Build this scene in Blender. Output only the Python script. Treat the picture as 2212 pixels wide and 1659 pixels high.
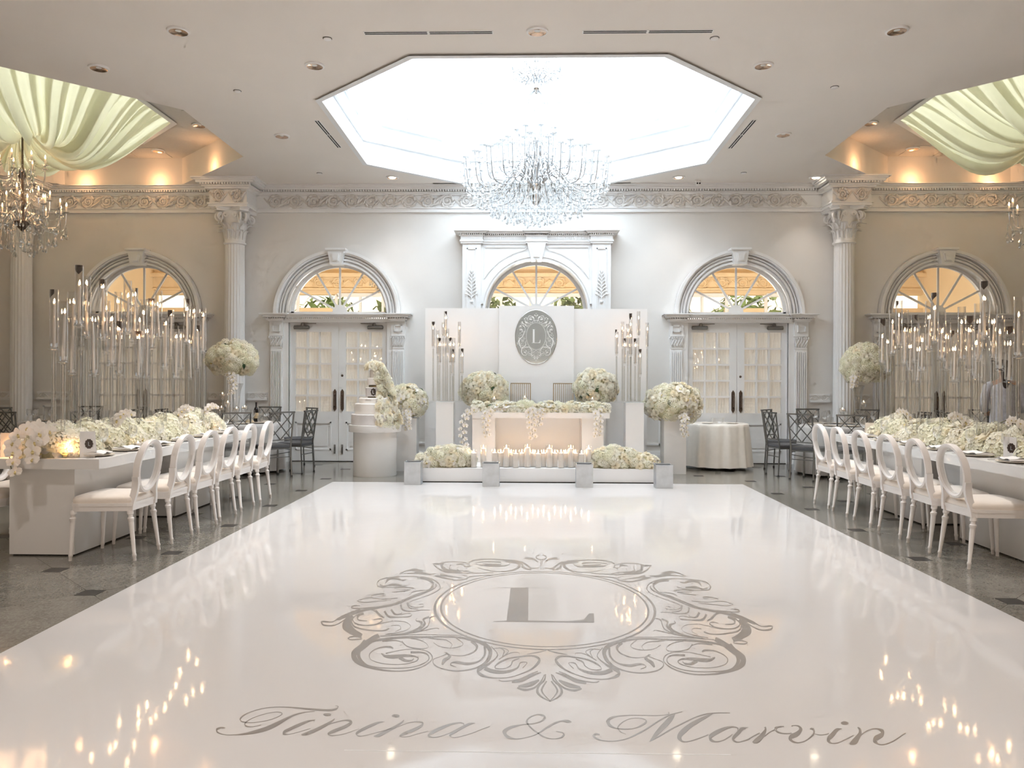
import bpy, bmesh, math, random
from mathutils import Vector, Matrix
random.seed(11)
for o in list(bpy.data.objects): bpy.data.objects.remove(o)
sc = bpy.context.scene
C = sc.collection
pi = math.pi

# ---------------------------------------------------------------- camera, world, daylight, exposure
CAM_F = 1700.0
cam_d = bpy.data.cameras.new('camera')
cam_d.sensor_fit = 'HORIZONTAL'; cam_d.sensor_width = 36.0
cam_d.lens = CAM_F / 2212.0 * 36.0
cam_d.shift_y = -8.5 / 2212.0
cam_d.clip_start = .05; cam_d.clip_end = 200
cam = bpy.data.objects.new('camera', cam_d); C.objects.link(cam)
cam.matrix_world = (Matrix.Translation((0, 0, 1.45)) @ Matrix.Rotation(math.atan(39 / CAM_F), 4, 'Z')
                    @ Matrix.Rotation(pi / 2, 4, 'X') @ Matrix.Rotation(.003, 4, 'Z'))
sc.camera = cam

WORLD_STRENGTH = 0.9
SKYLIGHT = 2.45        # emission of the octagonal roof light's glazing
DRAPE_SKYLIGHT = 1.2
sc.view_settings.view_transform = 'Standard'
sc.view_settings.look = 'None'
sc.view_settings.gamma = 1.0
sc.view_settings.use_curve_mapping = False
sc.view_settings.exposure = 1.40
sc.cycles.max_bounces = 6
sc.cycles.diffuse_bounces = 4
sc.cycles.glossy_bounces = 3
sc.cycles.transparent_max_bounces = 24
sc.cycles.use_adaptive_sampling = True
sc.cycles.adaptive_threshold = .10
sc.cycles.adaptive_min_samples = 12
sc.cycles.use_light_tree = True
sc.cycles.caustics_reflective = False
sc.cycles.caustics_refractive = False
sc.cycles.sample_clamp_indirect = 4.0
sc.cycles.use_denoising = True

w = bpy.data.worlds.new('daylight'); sc.world = w; w.use_nodes = True
wb = w.node_tree.nodes['Background']
wb.inputs[0].default_value = (1.0, .80, .62, 1); wb.inputs[1].default_value = WORLD_STRENGTH

def lamp(name, kind, loc, energy, color, size=.05, rot=None, **kw):
    d = bpy.data.lights.new(name, kind); d.energy = energy; d.color = color
    if kind in ('POINT', 'SPOT'): d.shadow_soft_size = size
    if kind == 'AREA': d.size = size
    for k, v in kw.items(): setattr(d, k, v)
    o = bpy.data.objects.new(name, d); C.objects.link(o); o.location = loc
    if rot: o.rotation_euler = rot
    if 'glow' in name: d.specular_factor = 0.
    return o

# ---------------------------------------------------------------- materials
def nodes_of(name):
    m = bpy.data.materials.new(name); m.use_nodes = True
    nt = m.node_tree
    return m, nt, nt.nodes['Principled BSDF'], nt.links

def mat(name, col, rough=.5, metal=0., var=.04, scale=6., bump=0., bscale=60., spec=.5, coat=0., sheen=0., trans=0., emit=None, es=0.):
    m, nt, b, L = nodes_of(name)
    tc = nt.nodes.new('ShaderNodeTexCoord')
    nz = nt.nodes.new('ShaderNodeTexNoise'); nz.inputs['Scale'].default_value = scale; nz.inputs['Detail'].default_value = 4
    L.new(tc.outputs['Object'], nz.inputs['Vector'])
    rp = nt.nodes.new('ShaderNodeValToRGB')
    a = [max(0, c * (1 - var)) for c in col]; d = [min(1, c * (1 + var)) for c in col]
    rp.color_ramp.elements[0].position = .3; rp.color_ramp.elements[1].position = .7
    rp.color_ramp.elements[0].color = (*a, 1); rp.color_ramp.elements[1].color = (*d, 1)
    L.new(nz.outputs['Fac'], rp.inputs['Fac']); L.new(rp.outputs['Color'], b.inputs['Base Color'])
    b.inputs['Roughness'].default_value = rough; b.inputs['Metallic'].default_value = metal
    b.inputs['Specular IOR Level'].default_value = spec
    if coat: b.inputs['Coat Weight'].default_value = coat; b.inputs['Coat Roughness'].default_value = .05
    if sheen: b.inputs['Sheen Weight'].default_value = sheen
    if bump:
        n2 = nt.nodes.new('ShaderNodeTexNoise'); n2.inputs['Scale'].default_value = bscale; n2.inputs['Detail'].default_value = 3
        L.new(tc.outputs['Object'], n2.inputs['Vector'])
        bp = nt.nodes.new('ShaderNodeBump'); bp.inputs['Strength'].default_value = bump; bp.inputs['Distance'].default_value = .01
        L.new(n2.outputs['Fac'], bp.inputs['Height']); L.new(bp.outputs['Normal'], b.inputs['Normal'])
    if emit:
        b.inputs['Emission Color'].default_value = (*emit, 1); b.inputs['Emission Strength'].default_value = es
    if trans:   # thin cloth or petal: part of the light goes through
        out = nt.nodes['Material Output']
        t = nt.nodes.new('ShaderNodeBsdfTranslucent'); L.new(rp.outputs['Color'], t.inputs['Color'])
        mx = nt.nodes.new('ShaderNodeMixShader'); mx.inputs['Fac'].default_value = trans
        L.new(b.outputs['BSDF'], mx.inputs[1]); L.new(t.outputs['BSDF'], mx.inputs[2]); L.new(mx.outputs['Shader'], out.inputs['Surface'])
    return m

def emission(name, col, strength):
    m, nt, b, L = nodes_of(name)
    nt.nodes.remove(b)
    e = nt.nodes.new('ShaderNodeEmission'); e.inputs['Color'].default_value = (*col, 1); e.inputs['Strength'].default_value = strength
    L.new(e.outputs['Emission'], nt.nodes['Material Output'].inputs['Surface'])
    return m

def glassy(name, tint, base, edge, rough=.02, power=.35):
    """thin clear glass: mostly transmits, reflects more towards grazing angles"""
    m, nt, b, L = nodes_of(name)
    nt.nodes.remove(b)
    t = nt.nodes.new('ShaderNodeBsdfTransparent'); t.inputs['Color'].default_value = (*tint, 1)
    g = nt.nodes.new('ShaderNodeBsdfGlossy'); g.inputs['Roughness'].default_value = rough; g.inputs['Color'].default_value = (.95, .95, .95, 1)
    lw = nt.nodes.new('ShaderNodeLayerWeight'); lw.inputs['Blend'].default_value = power
    mr = nt.nodes.new('ShaderNodeMapRange'); mr.inputs['To Min'].default_value = base; mr.inputs['To Max'].default_value = edge
    L.new(lw.outputs['Facing'], mr.inputs['Value'])
    mx = nt.nodes.new('ShaderNodeMixShader'); L.new(mr.outputs['Result'], mx.inputs['Fac'])
    L.new(t.outputs['BSDF'], mx.inputs[1]); L.new(g.outputs['BSDF'], mx.inputs[2])
    L.new(mx.outputs['Shader'], nt.nodes['Material Output'].inputs['Surface'])
    return m

M = {}
M['wall'] = mat('painted plaster', (.80, .775, .745), .85, var=.015, scale=2, bump=.05, bscale=140)
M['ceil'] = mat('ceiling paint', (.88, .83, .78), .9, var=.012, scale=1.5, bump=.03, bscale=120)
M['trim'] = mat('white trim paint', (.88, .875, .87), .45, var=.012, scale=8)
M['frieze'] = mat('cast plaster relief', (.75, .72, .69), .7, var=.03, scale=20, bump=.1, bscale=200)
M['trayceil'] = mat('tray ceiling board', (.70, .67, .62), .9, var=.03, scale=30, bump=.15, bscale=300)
M['shaft'] = mat('roof light shaft paint', (.86, .87, .88), .7, var=.01)
M['grout'] = mat('floor grout', (.20, .19, .165), .6, var=.08, scale=30)
M['dark_stone'] = mat('dark stone inset', (.04, .036, .033), .35, var=.3, scale=60, spec=.25)
M['white_lac'] = mat('white lacquer', (.80, .79, .78), .25, var=.008, scale=3)
M['white_matte'] = mat('white painted board', (.90, .89, .885), .5, var=.01, scale=3)
M['vinyl_print'] = mat('grey foil print', (.31, .285, .262), .30, metal=.2, var=.05, scale=3)
M['white_print'] = mat('white print', (.85, .86, .86), .5, var=.01)
M['mirror'] = mat('mirror glass', (.60, .635, .625), .06, metal=.55, var=.02)
M['silver_box'] = mat('galvanised silver box', (.50, .54, .58), .40, metal=.75, var=.10, scale=9, bump=.1, bscale=30)
M['chair_white'] = mat('white chair lacquer', (.83, .795, .775), .35, var=.012, scale=5)
M['ivory'] = mat('ivory leatherette', (.84, .77, .70), .45, var=.02, scale=8, bump=.05, bscale=120)
M['grey_metal'] = mat('dark pewter metal', (.20, .20, .195), .32, metal=.7, var=.1, scale=20)
M['grey_seat'] = mat('charcoal cushion cloth', (.095, .095, .10), .8, var=.1, scale=60, bump=.2, bscale=300)
M['cloth'] = mat('ivory satin tablecloth', (.84, .79, .72), .5, var=.03, scale=10, sheen=.3)
M['cloth_grey'] = mat('silver grey tablecloth', (.50, .485, .47), .5, var=.03, scale=10, sheen=.3)
M['cloth_white'] = mat('white napkin linen', (.86, .84, .82), .8, var=.02, scale=40, bump=.1, bscale=300)
M['porcelain'] = mat('ivory porcelain', (.80, .72, .62), .2, var=.03, scale=20)
M['wax'] = mat('ivory candle wax', (.95, .90, .84), .5, var=.01, trans=.2)
M['petal_w'] = mat('white rose petal', (.96, .925, .82), .6, var=.02, scale=3, trans=.45)
M['petal_c'] = mat('cream rose petal', (.96, .89, .73), .6, var=.03, scale=3, trans=.45)
M['petal_h'] = mat('hydrangea petal', (.95, .93, .77), .6, var=.03, scale=3, trans=.45)
M['petal_o'] = mat('orchid petal', (.95, .91, .87), .5, var=.02, scale=3, trans=.4)
M['orchid_lip'] = mat('orchid throat', (.72, .60, .30), .5, var=.1)
M['leaf'] = mat('dark green leaf', (.035, .075, .025), .4, var=.2, scale=6)
M['moss'] = mat('pale green flower base', (.66, .63, .43), .9, var=.15, scale=25, bump=.4, bscale=80)
M['stem'] = mat('orchid stem', (.10, .10, .04), .5, var=.2)
M['bronze'] = mat('aged bronze', (.16, .12, .095), .38, metal=.8, var=.2, scale=40)
M['closer'] = mat('bronze grey door closer', (.25, .235, .22), .4, metal=.6, var=.08)
M['gold'] = mat('brushed gold', (.30, .235, .14), .35, metal=.9, var=.05)
M['chrome'] = mat('polished nickel', (.72, .70, .68), .12, metal=1., var=.02)
M['copper_can'] = mat('champagne reflector', (.70, .52, .40), .18, metal=1., var=.04)
M['black'] = mat('black slot', (.012, .012, .012), .6, var=.1)
M['dark'] = mat('dark gap', (.03, .028, .026), .7, var=.1)
M['soot'] = mat('sooty glass', (.05, .035, .03), .35, var=.4, scale=30)
M['drape'] = mat('champagne chiffon drape', (.78, .77, .64), .6, var=.03, scale=5, trans=.5)
M['curtain'] = mat('sheer door curtain', (.95, .93, .92), .8, var=.02, scale=30, trans=.22)
M['backwall'] = mat('warm cream plaster', (.84, .66, .42), .8, var=.02)
M['hedge'] = mat('garden foliage', (.16, .26, .09), .7, var=.6, scale=3)
M['skin'] = mat('skin', (.52, .33, .24), .5, var=.05)
M['hair'] = mat('dark brown hair', (.035, .02, .015), .5, var=.3, scale=40)
M['shirt'] = mat('pale grey shirt', (.55, .55, .60), .8, var=.15, scale=30)
M['trousers'] = mat('dark brown skirt', (.10, .06, .045), .8, var=.1)
M['card'] = mat('white marbled card', (.84, .84, .85), .5, var=.05, scale=14)
M['amber'] = mat('dark bottle glass', (.015, .012, .012), .1, var=.1)
M['wine'] = mat('kraft label', (.55, .42, .25), .6, var=.1)
M['cake'] = mat('white fondant', (.86, .82, .78), .55, var=.01)
M['cake_grey'] = mat('marbled fondant band', (.70, .67, .66), .5, var=.10, scale=5)
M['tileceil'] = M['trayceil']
M['glass'] = glassy('clear glass', (.985, .985, .985), .035, .70)
M['thin'] = glassy('thin glass cylinder', (.99, .99, .99), .01, .22)
M['pane'] = glassy('window pane', (.97, .98, .97), .05, .5, power=.3)
M['rod'] = glassy('clear acrylic rod', (.88, .88, .87), .05, .95, rough=.03, power=.5)
M['acrylic'] = glassy('clear acrylic sheet', (.96, .97, .975), .02, .28)
M['crystal'] = glassy('cut crystal', (.80, .815, .825), .25, .95, rough=.10, power=.5)
M['arm_silver'] = mat('silvered chandelier arm', (.58, .58, .58), .25, metal=.7, var=.1)
M['flame'] = emission('candle flame', (1.0, .60, .29), 45.)
M['bulb'] = emission('warm candle bulb', (1.0, .60, .28), 14.)
M['bulb'].cycles.emission_sampling = 'NONE'
M['bulb_off'] = mat('unlit bulb', (.85, .85, .84), .2)
M['spot_on'] = emission('lit lamp face', (1.0, .84, .62), 9.)
M['skyglass'] = emission('roof light glazing', (.78, .90, 1.0), SKYLIGHT)
M['skyglass2'] = emission('drape roof light', (.97, 1.0, .86), DRAPE_SKYLIGHT)

def terrazzo():
    m, nt, b, L = nodes_of('terrazzo tile')
    tc = nt.nodes.new('ShaderNodeTexCoord'); oi = nt.nodes.new('ShaderNodeObjectInfo')
    v = nt.nodes.new('ShaderNodeTexVoronoi'); v.inputs['Scale'].default_value = 90
    n = nt.nodes.new('ShaderNodeTexNoise'); n.inputs['Scale'].default_value = 5; n.inputs['Detail'].default_value = 6
    L.new(tc.outputs['Object'], v.inputs['Vector']); L.new(tc.outputs['Object'], n.inputs['Vector'])
    r1 = nt.nodes.new('ShaderNodeValToRGB'); e = r1.color_ramp.elements
    e[0].color = (.115, .105, .085, 1); e[1].color = (.32, .30, .26, 1)
    e[0].position = .05; e[1].position = .95
    L.new(v.outputs['Color'], r1.inputs['Fac'])
    r2 = nt.nodes.new('ShaderNodeValToRGB'); e = r2.color_ramp.elements
    e[0].color = (.155, .14, .115, 1); e[1].color = (.27, .25, .215, 1); e[0].position = .3; e[1].position = .7
    L.new(n.outputs['Fac'], r2.inputs['Fac'])
    mx = nt.nodes.new('ShaderNodeMixRGB'); mx.inputs['Fac'].default_value = .5
    L.new(r1.outputs['Color'], mx.inputs['Color1']); L.new(r2.outputs['Color'], mx.inputs['Color2'])
    ml = nt.nodes.new('ShaderNodeMixRGB'); ml.blend_type = 'MULTIPLY'; ml.inputs['Fac'].default_value = .25
    L.new(mx.outputs['Color'], ml.inputs['Color1']); L.new(oi.outputs['Random'], ml.inputs['Color2'])
    L.new(ml.outputs['Color'], b.inputs['Base Color'])
    b.inputs['Roughness'].default_value = .16
    b.inputs['Specular IOR Level'].default_value = .6
    return m
M['tile'] = terrazzo()

def vinyl():
    m, nt, b, L = nodes_of('white gloss dance floor vinyl')
    tc = nt.nodes.new('ShaderNodeTexCoord')
    n = nt.nodes.new('ShaderNodeTexNoise'); n.inputs['Scale'].default_value = 1.3; n.inputs['Detail'].default_value = 3
    L.new(tc.outputs['Object'], n.inputs['Vector'])
    bp = nt.nodes.new('ShaderNodeBump'); bp.inputs['Strength'].default_value = .10; bp.inputs['Distance'].default_value = .02
    L.new(n.outputs['Fac'], bp.inputs['Height']); L.new(bp.outputs['Normal'], b.inputs['Normal'])
    b.inputs['Base Color'].default_value = (.665, .645, .635, 1)
    b.inputs['Roughness'].default_value = .06
    b.inputs['Specular IOR Level'].default_value = .55
    return m
M['vinyl'] = vinyl()

# ---------------------------------------------------------------- geometry helpers
class MB:
    def __init__(s): s.v = []; s.f = []; s.mi = []; s.cur = 0
    def add(s, vs, fs, T=None):
        n = len(s.v)
        if T is not None: vs = [T @ Vector(p) for p in vs]
        s.v += [tuple(p) for p in vs]
        s.f += [tuple(i + n for i in f) for f in fs]; s.mi += [s.cur] * len(fs)
        return s
    def box(s, x0, x1, y0, y1, z0, z1, T=None):
        return s.add([(x0,y0,z0),(x1,y0,z0),(x1,y1,z0),(x0,y1,z0),(x0,y0,z1),(x1,y0,z1),(x1,y1,z1),(x0,y1,z1)],
                     [(3,2,1,0),(4,5,6,7),(0,1,5,4),(1,2,6,5),(2,3,7,6),(3,0,4,7)], T)
    def bar(s, a, b, wx, wz, up=(0,0,1)):
        """rectangular bar from a to b"""
        a = Vector(a); b = Vector(b); d = (b - a).normalized(); u = Vector(up)
        if abs(d.dot(u)) > .95: u = Vector((1, 0, 0))
        x = d.cross(u).normalized(); z = x.cross(d).normalized()
        vs = []
        for p in (a, b):
            for i, j in ((-1,-1),(1,-1),(1,1),(-1,1)): vs.append(p + x * (i * wx / 2) + z * (j * wz / 2))
        return s.add(vs, [(3,2,1,0),(4,5,6,7),(0,1,5,4),(1,2,6,5),(2,3,7,6),(3,0,4,7)])
    def lathe(s, prof, n=16, c=(0,0,0), T=None, cap=True):
        vs = []; fs = []; m = len(prof)
        for r, z in prof:
            for k in range(n):
                a = 2 * pi * k / n; vs.append((c[0] + r * math.cos(a), c[1] + r * math.sin(a), c[2] + z))
        for i in range(m - 1):
            for k in range(n):
                k2 = (k + 1) % n; fs.append((i*n+k, i*n+k2, (i+1)*n+k2, (i+1)*n+k))
        if cap:
            if prof[0][0] > 1e-5: fs.append(tuple(range(n - 1, -1, -1)))
            if prof[-1][0] > 1e-5: fs.append(tuple((m-1)*n + k for k in range(n)))
        return s.add(vs, fs, T)
    def tube(s, pts, r, n=6, T=None, closed=False, flat=1.):
        P = [Vector(p) for p in pts]; m = len(P)
        R = r if isinstance(r, (list, tuple)) else [r] * m
        vs = []; fs = []; prev = None
        for i, p in enumerate(P):
            if closed: t = P[(i+1) % m] - P[i-1]
            else: t = P[min(i+1, m-1)] - P[max(i-1, 0)]
            t = t.normalized() if t.length > 1e-9 else Vector((0,0,1))
            if prev is None:
                u = Vector((0,0,1)) if abs(t.z) < .9 else Vector((1,0,0))
            else: u = prev
            x = t.cross(u)
            if x.length < 1e-6: x = t.cross(Vector((.3,.9,.1)))
            x.normalize(); y = x.cross(t).normalized(); prev = y
            for k in range(n):
                a = 2 * pi * k / n; vs.append(p + x * (R[i] * math.cos(a)) + y * (R[i] * flat * math.sin(a)))
        rng = m if closed else m - 1
        for i in range(rng):
            j = (i + 1) % m
            for k in range(n):
                k2 = (k + 1) % n; fs.append((i*n+k, i*n+k2, j*n+k2, j*n+k))
        if not closed:
            fs.append(tuple(range(n - 1, -1, -1))); fs.append(tuple((m-1)*n + k for k in range(n)))
        return s.add(vs, fs, T)
    def prism(s, poly, y0, y1, T=None):
        """polygon in XZ (counter-clockwise seen from -Y) extruded along Y"""
        n = len(poly)
        vs = [(x, y0, z) for x, z in poly] + [(x, y1, z) for x, z in poly]
        fs = [tuple(range(n)), tuple(range(2*n-1, n-1, -1))]
        fs += [(i, i + n, (i+1) % n + n, (i+1) % n) for i in range(n)]
        return s.add(vs, fs, T)
    def slab(s, poly, z0, z1, T=None):
        n = len(poly)
        vs = [(x, y, z0) for x, y in poly] + [(x, y, z1) for x, y in poly]
        fs = [tuple(range(n-1, -1, -1)), tuple(range(n, 2*n))]
        fs += [(i, (i+1) % n, (i+1) % n + n, i + n) for i in range(n)]
        return s.add(vs, fs, T)
    def grid(s, fn, nu, nv, cu=False, cv=False, T=None):
        """fn(u,v) over [0,1]^2"""
        vs = []; a = nu if cu else nu + 1; b = nv if cv else nv + 1
        for i in range(a):
            for j in range(b): vs.append(fn(i / nu, j / nv))
        fs = []
        for i in range(nu):
            for j in range(nv):
                i2 = (i+1) % a; j2 = (j+1) % b
                fs.append((i*b+j, i2*b+j, i2*b+j2, i*b+j2))
        return s.add(vs, fs, T)
    def sphere(s, c, r, nu=10, nv=6, sc3=(1,1,1)):
        prof = [(max(1e-6, r * math.sin(pi * i / nv)), -r * math.cos(pi * i / nv)) for i in range(nv + 1)]
        T = Matrix.Translation(c) @ Matrix.Diagonal((*sc3, 1))
        return s.lathe(prof, nu, (0,0,0), T, cap=False)
    def ribbon(s, L, R, z0, z1=None):
        n = len(L); vs = [(*p, z0) for p in L] + [(*p, z0) for p in R]
        return s.add(vs, [(i, i+1, n+i+1, n+i) for i in range(n-1)])
    def mesh(s, name, mats, smooth=False):
        me = bpy.data.meshes.new(name); me.from_pydata(s.v, [], s.f)
        for m in (mats if isinstance(mats, (list, tuple)) else [mats]): me.materials.append(M[m] if isinstance(m, str) else m)
        if any(s.mi):
            for p, i in zip(me.polygons, s.mi): p.material_index = i
        if smooth:
            me.polygons.foreach_set('use_smooth', [True] * len(me.polygons))
            try: me.set_sharp_from_angle(angle=math.radians(smooth if smooth is not True else 40))
            except Exception: pass
        me.update(); return me
    def build(s, name, mats, parent=None, smooth=False, **p):
        return link(name, s.mesh(name, mats, smooth), parent, **p)

def link(name, me, parent=None, T=None, kind=None, label=None, cat=None, group=None):
    o = bpy.data.objects.new(name, me); C.objects.link(o)
    if parent is not None: o.parent = parent
    if T is not None: o.matrix_local = T
    if kind: o['kind'] = kind
    if label: o['label'] = label
    if cat: o['category'] = cat
    if group: o['group'] = group
    return o

def thing(name, label, cat, loc=(0,0,0), rz=0., group=None, scale=None):
    o = bpy.data.objects.new(name, None); C.objects.link(o)
    o.location = loc; o.rotation_euler = (0, 0, rz); o['label'] = label; o['category'] = cat
    o.empty_display_size = .1
    if group: o['group'] = group
    if scale: o.scale = scale
    return o

def structure(name, loc=(0,0,0)):
    o = bpy.data.objects.new(name, None); C.objects.link(o); o.location = loc; o['kind'] = 'structure'; o.empty_display_size = .1
    return o

CH = {}
def kids(o):
    return [c for c in o.children]
def dup(root, loc, rz=0., label=None, group=None, scale=None):
    r = root.copy(); C.objects.link(r); r.location = loc; r.rotation_euler = (0, 0, rz)
    if label: r['label'] = label
    if group: r['group'] = group
    if scale: r.scale = scale
    for ch in list(root.children):
        c = ch.copy(); C.objects.link(c); c.parent = r
        for g in list(ch.children):
            d = g.copy(); C.objects.link(d); d.parent = c
    return r

def TR(x=0, y=0, z=0, rz=0, s=1, rx=0, ry=0):
    return Matrix.Translation((x, y, z)) @ Matrix.Rotation(rz, 4, 'Z') @ Matrix.Rotation(ry, 4, 'Y') @ Matrix.Rotation(rx, 4, 'X') @ Matrix.Scale(s, 4)

def catmull(P, n=6):
    """smooth polyline through tuples"""
    out = []; m = len(P)
    for i in range(m - 1):
        p0 = P[max(i-1, 0)]; p1 = P[i]; p2 = P[i+1]; p3 = P[min(i+2, m-1)]
        for k in range(n):
            t = k / n
            out.append(tuple(.5 * (2*b + (c-a)*t + (2*a-5*b+4*c-d)*t*t + (3*b-a-3*c+d)*t*t*t) for a, b, c, d in zip(p0, p1, p2, p3)))
    out.append(tuple(P[-1])); return out

def fill_with_holes(outer, holes, z):
    bm = bmesh.new(); ed = []
    for loop in [outer] + holes:
        vs = [bm.verts.new((x, y, z)) for x, y in loop]
        for i in range(len(vs)): ed.append(bm.edges.new((vs[i], vs[(i+1) % len(vs)])))
    bmesh.ops.triangle_fill(bm, use_beauty=True, use_dissolve=False, edges=ed, normal=(0,0,-1))
    vs = [tuple(v.co) for v in bm.verts]; bm.verts.index_update()
    fs = [tuple(v.index for v in f.verts) for f in bm.faces]; bm.free()
    return vs, fs

AX = .105       # the room's centre line
WY = 13.79      # face of the end wall
CZ = 4.85       # ceiling height
FX0, FX1, FY0 = -10.4, 10.6, -2.5

# ================================================================ SETTING
# ---- floor: octagonal terrazzo tiles with dark square insets
floor = MB().box(FX0, FX1, FY0, WY + .3, -.12, -.006).build('floor', 'grout', kind='structure')
SP = 1.2325 / 2     # half pitch of the insets
c_ = .071
tile_me = MB()
d_ = SP - c_ - .002
oct_ = [(d_, -c_), (d_, c_), (c_, d_), (-c_, d_), (-d_, c_), (-d_, -c_), (-c_, -d_), (c_, -d_)]
tile_me.slab(oct_, -.006, 0.)
tile_me = tile_me.mesh('floor_tile', 'tile')
inset_me = MB().box(-c_ + .003, c_ - .003, -c_ + .003, c_ - .003, -.006, .0003).mesh('tile_inset', 'dark_stone')
DFX0, DFX1, DFY0, DFY1 = -2.783, 2.975, -1.6, 11.065
def hidden(x, y, r):
    return DFX0 + r < x < DFX1 - r and DFY0 + r < y < DFY1 - r
ix0, iy0 = 3.185, 6.50
for i in range(-24, 14):
    for j in range(-24, 24):
        x = ix0 + i * SP; y = iy0 + j * SP
        if not (FX0 + .3 < x < FX1 - .3 and 3.4 < y < WY + .1): continue
        if abs(x) > .70 * y + 1.2: continue
        if (i + j) % 2 == 0:
            if not hidden(x, y, .1): link('tile_inset', inset_me, floor, TR(x, y, 0))
        else:
            if not hidden(x, y, SP): link('floor_tile', tile_me, floor, TR(x, y, 0))

# ---- ceiling with the roof light octagon and two side trays
SKC = .075
sky_oct = [(SKC-1.34,8.21),(SKC+1.34,8.21),(SKC+2.65,9.48),(SKC+2.68,12.3),(SKC+1.30,13.5),(SKC-1.30,13.5),(SKC-2.68,12.3),(SKC-2.65,9.48)]
def octo(cx, cy, h, s): return [(cx-s,cy-h),(cx+s,cy-h),(cx+h,cy-s),(cx+h,cy+s),(cx+s,cy+h),(cx-s,cy+h),(cx-h,cy+s),(cx-h,cy-s)]
TRAYS = [(-7.13, 10.88), (7.17, 10.92)]
trays = [octo(x, y, 2.74, 1.04) for x, y in TRAYS]
vs, fs = fill_with_holes([(FX0,FY0),(FX1,FY0),(FX1,WY+.3),(FX0,WY+.3)], [sky_oct] + trays, CZ)
ceil = MB().add(vs, fs).build('ceiling', 'ceil', kind='structure')
def scaled(poly, k):
    cx = sum(p[0] for p in poly) / len(poly); cy = sum(p[1] for p in poly) / len(poly)
    return [(cx + (x-cx)*k, cy + (y-cy)*k) for x, y in poly]
def ringwall(mb, poly, z0, z1):
    n = len(poly)
    mb.add([(x,y,z0) for x,y in poly] + [(x,y,z1) for x,y in poly], [(i,(i+1)%n,(i+1)%n+n,i+n) for i in range(n)])
def mould(mb, poly, k0, k1, z0, z1):
    """mitred moulding: ring of quads between two scaled copies of a polygon"""
    n = len(poly); a = scaled(poly, k0); b = scaled(poly, k1)
    vs = [(x,y,z0) for x,y in a] + [(x,y,z0) for x,y in b] + [(x,y,z1) for x,y in b] + [(x,y,z1) for x,y in a]
    fs = []
    for i in range(n):
        j = (i+1) % n
        fs += [(i,j,n+j,n+i),(n+i,n+j,2*n+j,2*n+i),(2*n+i,2*n+j,3*n+j,3*n+i)]
    mb.add(vs, fs)
SKT = 6.8
sh = MB(); ringwall(sh, scaled(sky_oct, 1.012), CZ, SKT)
shaft = sh.build('wall_skylight_shaft', 'shaft', kind='structure')
mb = MB(); mould(mb, sky_oct, 1.012, .985, CZ - .025, CZ + .06); mould(mb, sky_oct, 1.012, .992, CZ + .06, CZ + .12)
mould(mb, sky_oct, 1.012, .99, CZ + .36, CZ + .42)
mb.build('cornice', 'shaft', shaft)
for i in range(8):       # framed panels on the shaft walls with a plaster spray in each
    p = Vector((*scaled(sky_oct, 1.0)[i], 0)); q = Vector((*scaled(sky_oct, 1.0)[(i+1) % 8], 0))
    d = (q - p); L_ = d.length; d.normalize()
    T = Matrix.Translation(p) @ Matrix(((d.x, -d.y, 0, 0), (d.y, d.x, 0, 0), (0, 0, 1, 0), (0, 0, 0, 1)))
    mb = MB()
    for a in ((.3, L_-.3, 5.5, 5.56), (.3, L_-.3, 6.2, 6.26), (.3, .36, 5.56, 6.2), (L_-.36, L_-.3, 5.56, 6.2)):
        mb.box(a[0], a[1], -.005, .045, a[2], a[3])
    mb.build('panel_frame', 'shaft', shaft).matrix_local = T
    mb = MB(); rr = random.Random(i)
    for k in range(14):
        z = 5.65 + k * .035; a = (L_/2 + rr.uniform(-.25, .25) * math.sin((k+1)/15*pi), .02, z)
        pts = [(a[0] + .13*math.cos(t)*(1-t/7), .03, a[2] + .13*math.sin(t)*(1-t/7)) for t in [q_*.6 for q_ in range(9)]]
        mb.tube(pts, [.02*(1-q_/12) for q_ in range(9)], 5)
    mb.build('plaster_spray', 'shaft', shaft, smooth=True).matrix_local = T
MB().add([(x,y,SKT) for x,y in scaled(sky_oct,1.012)], [tuple(range(7,-1,-1))]).build('skylight_glazing', 'skyglass', shaft)

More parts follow.
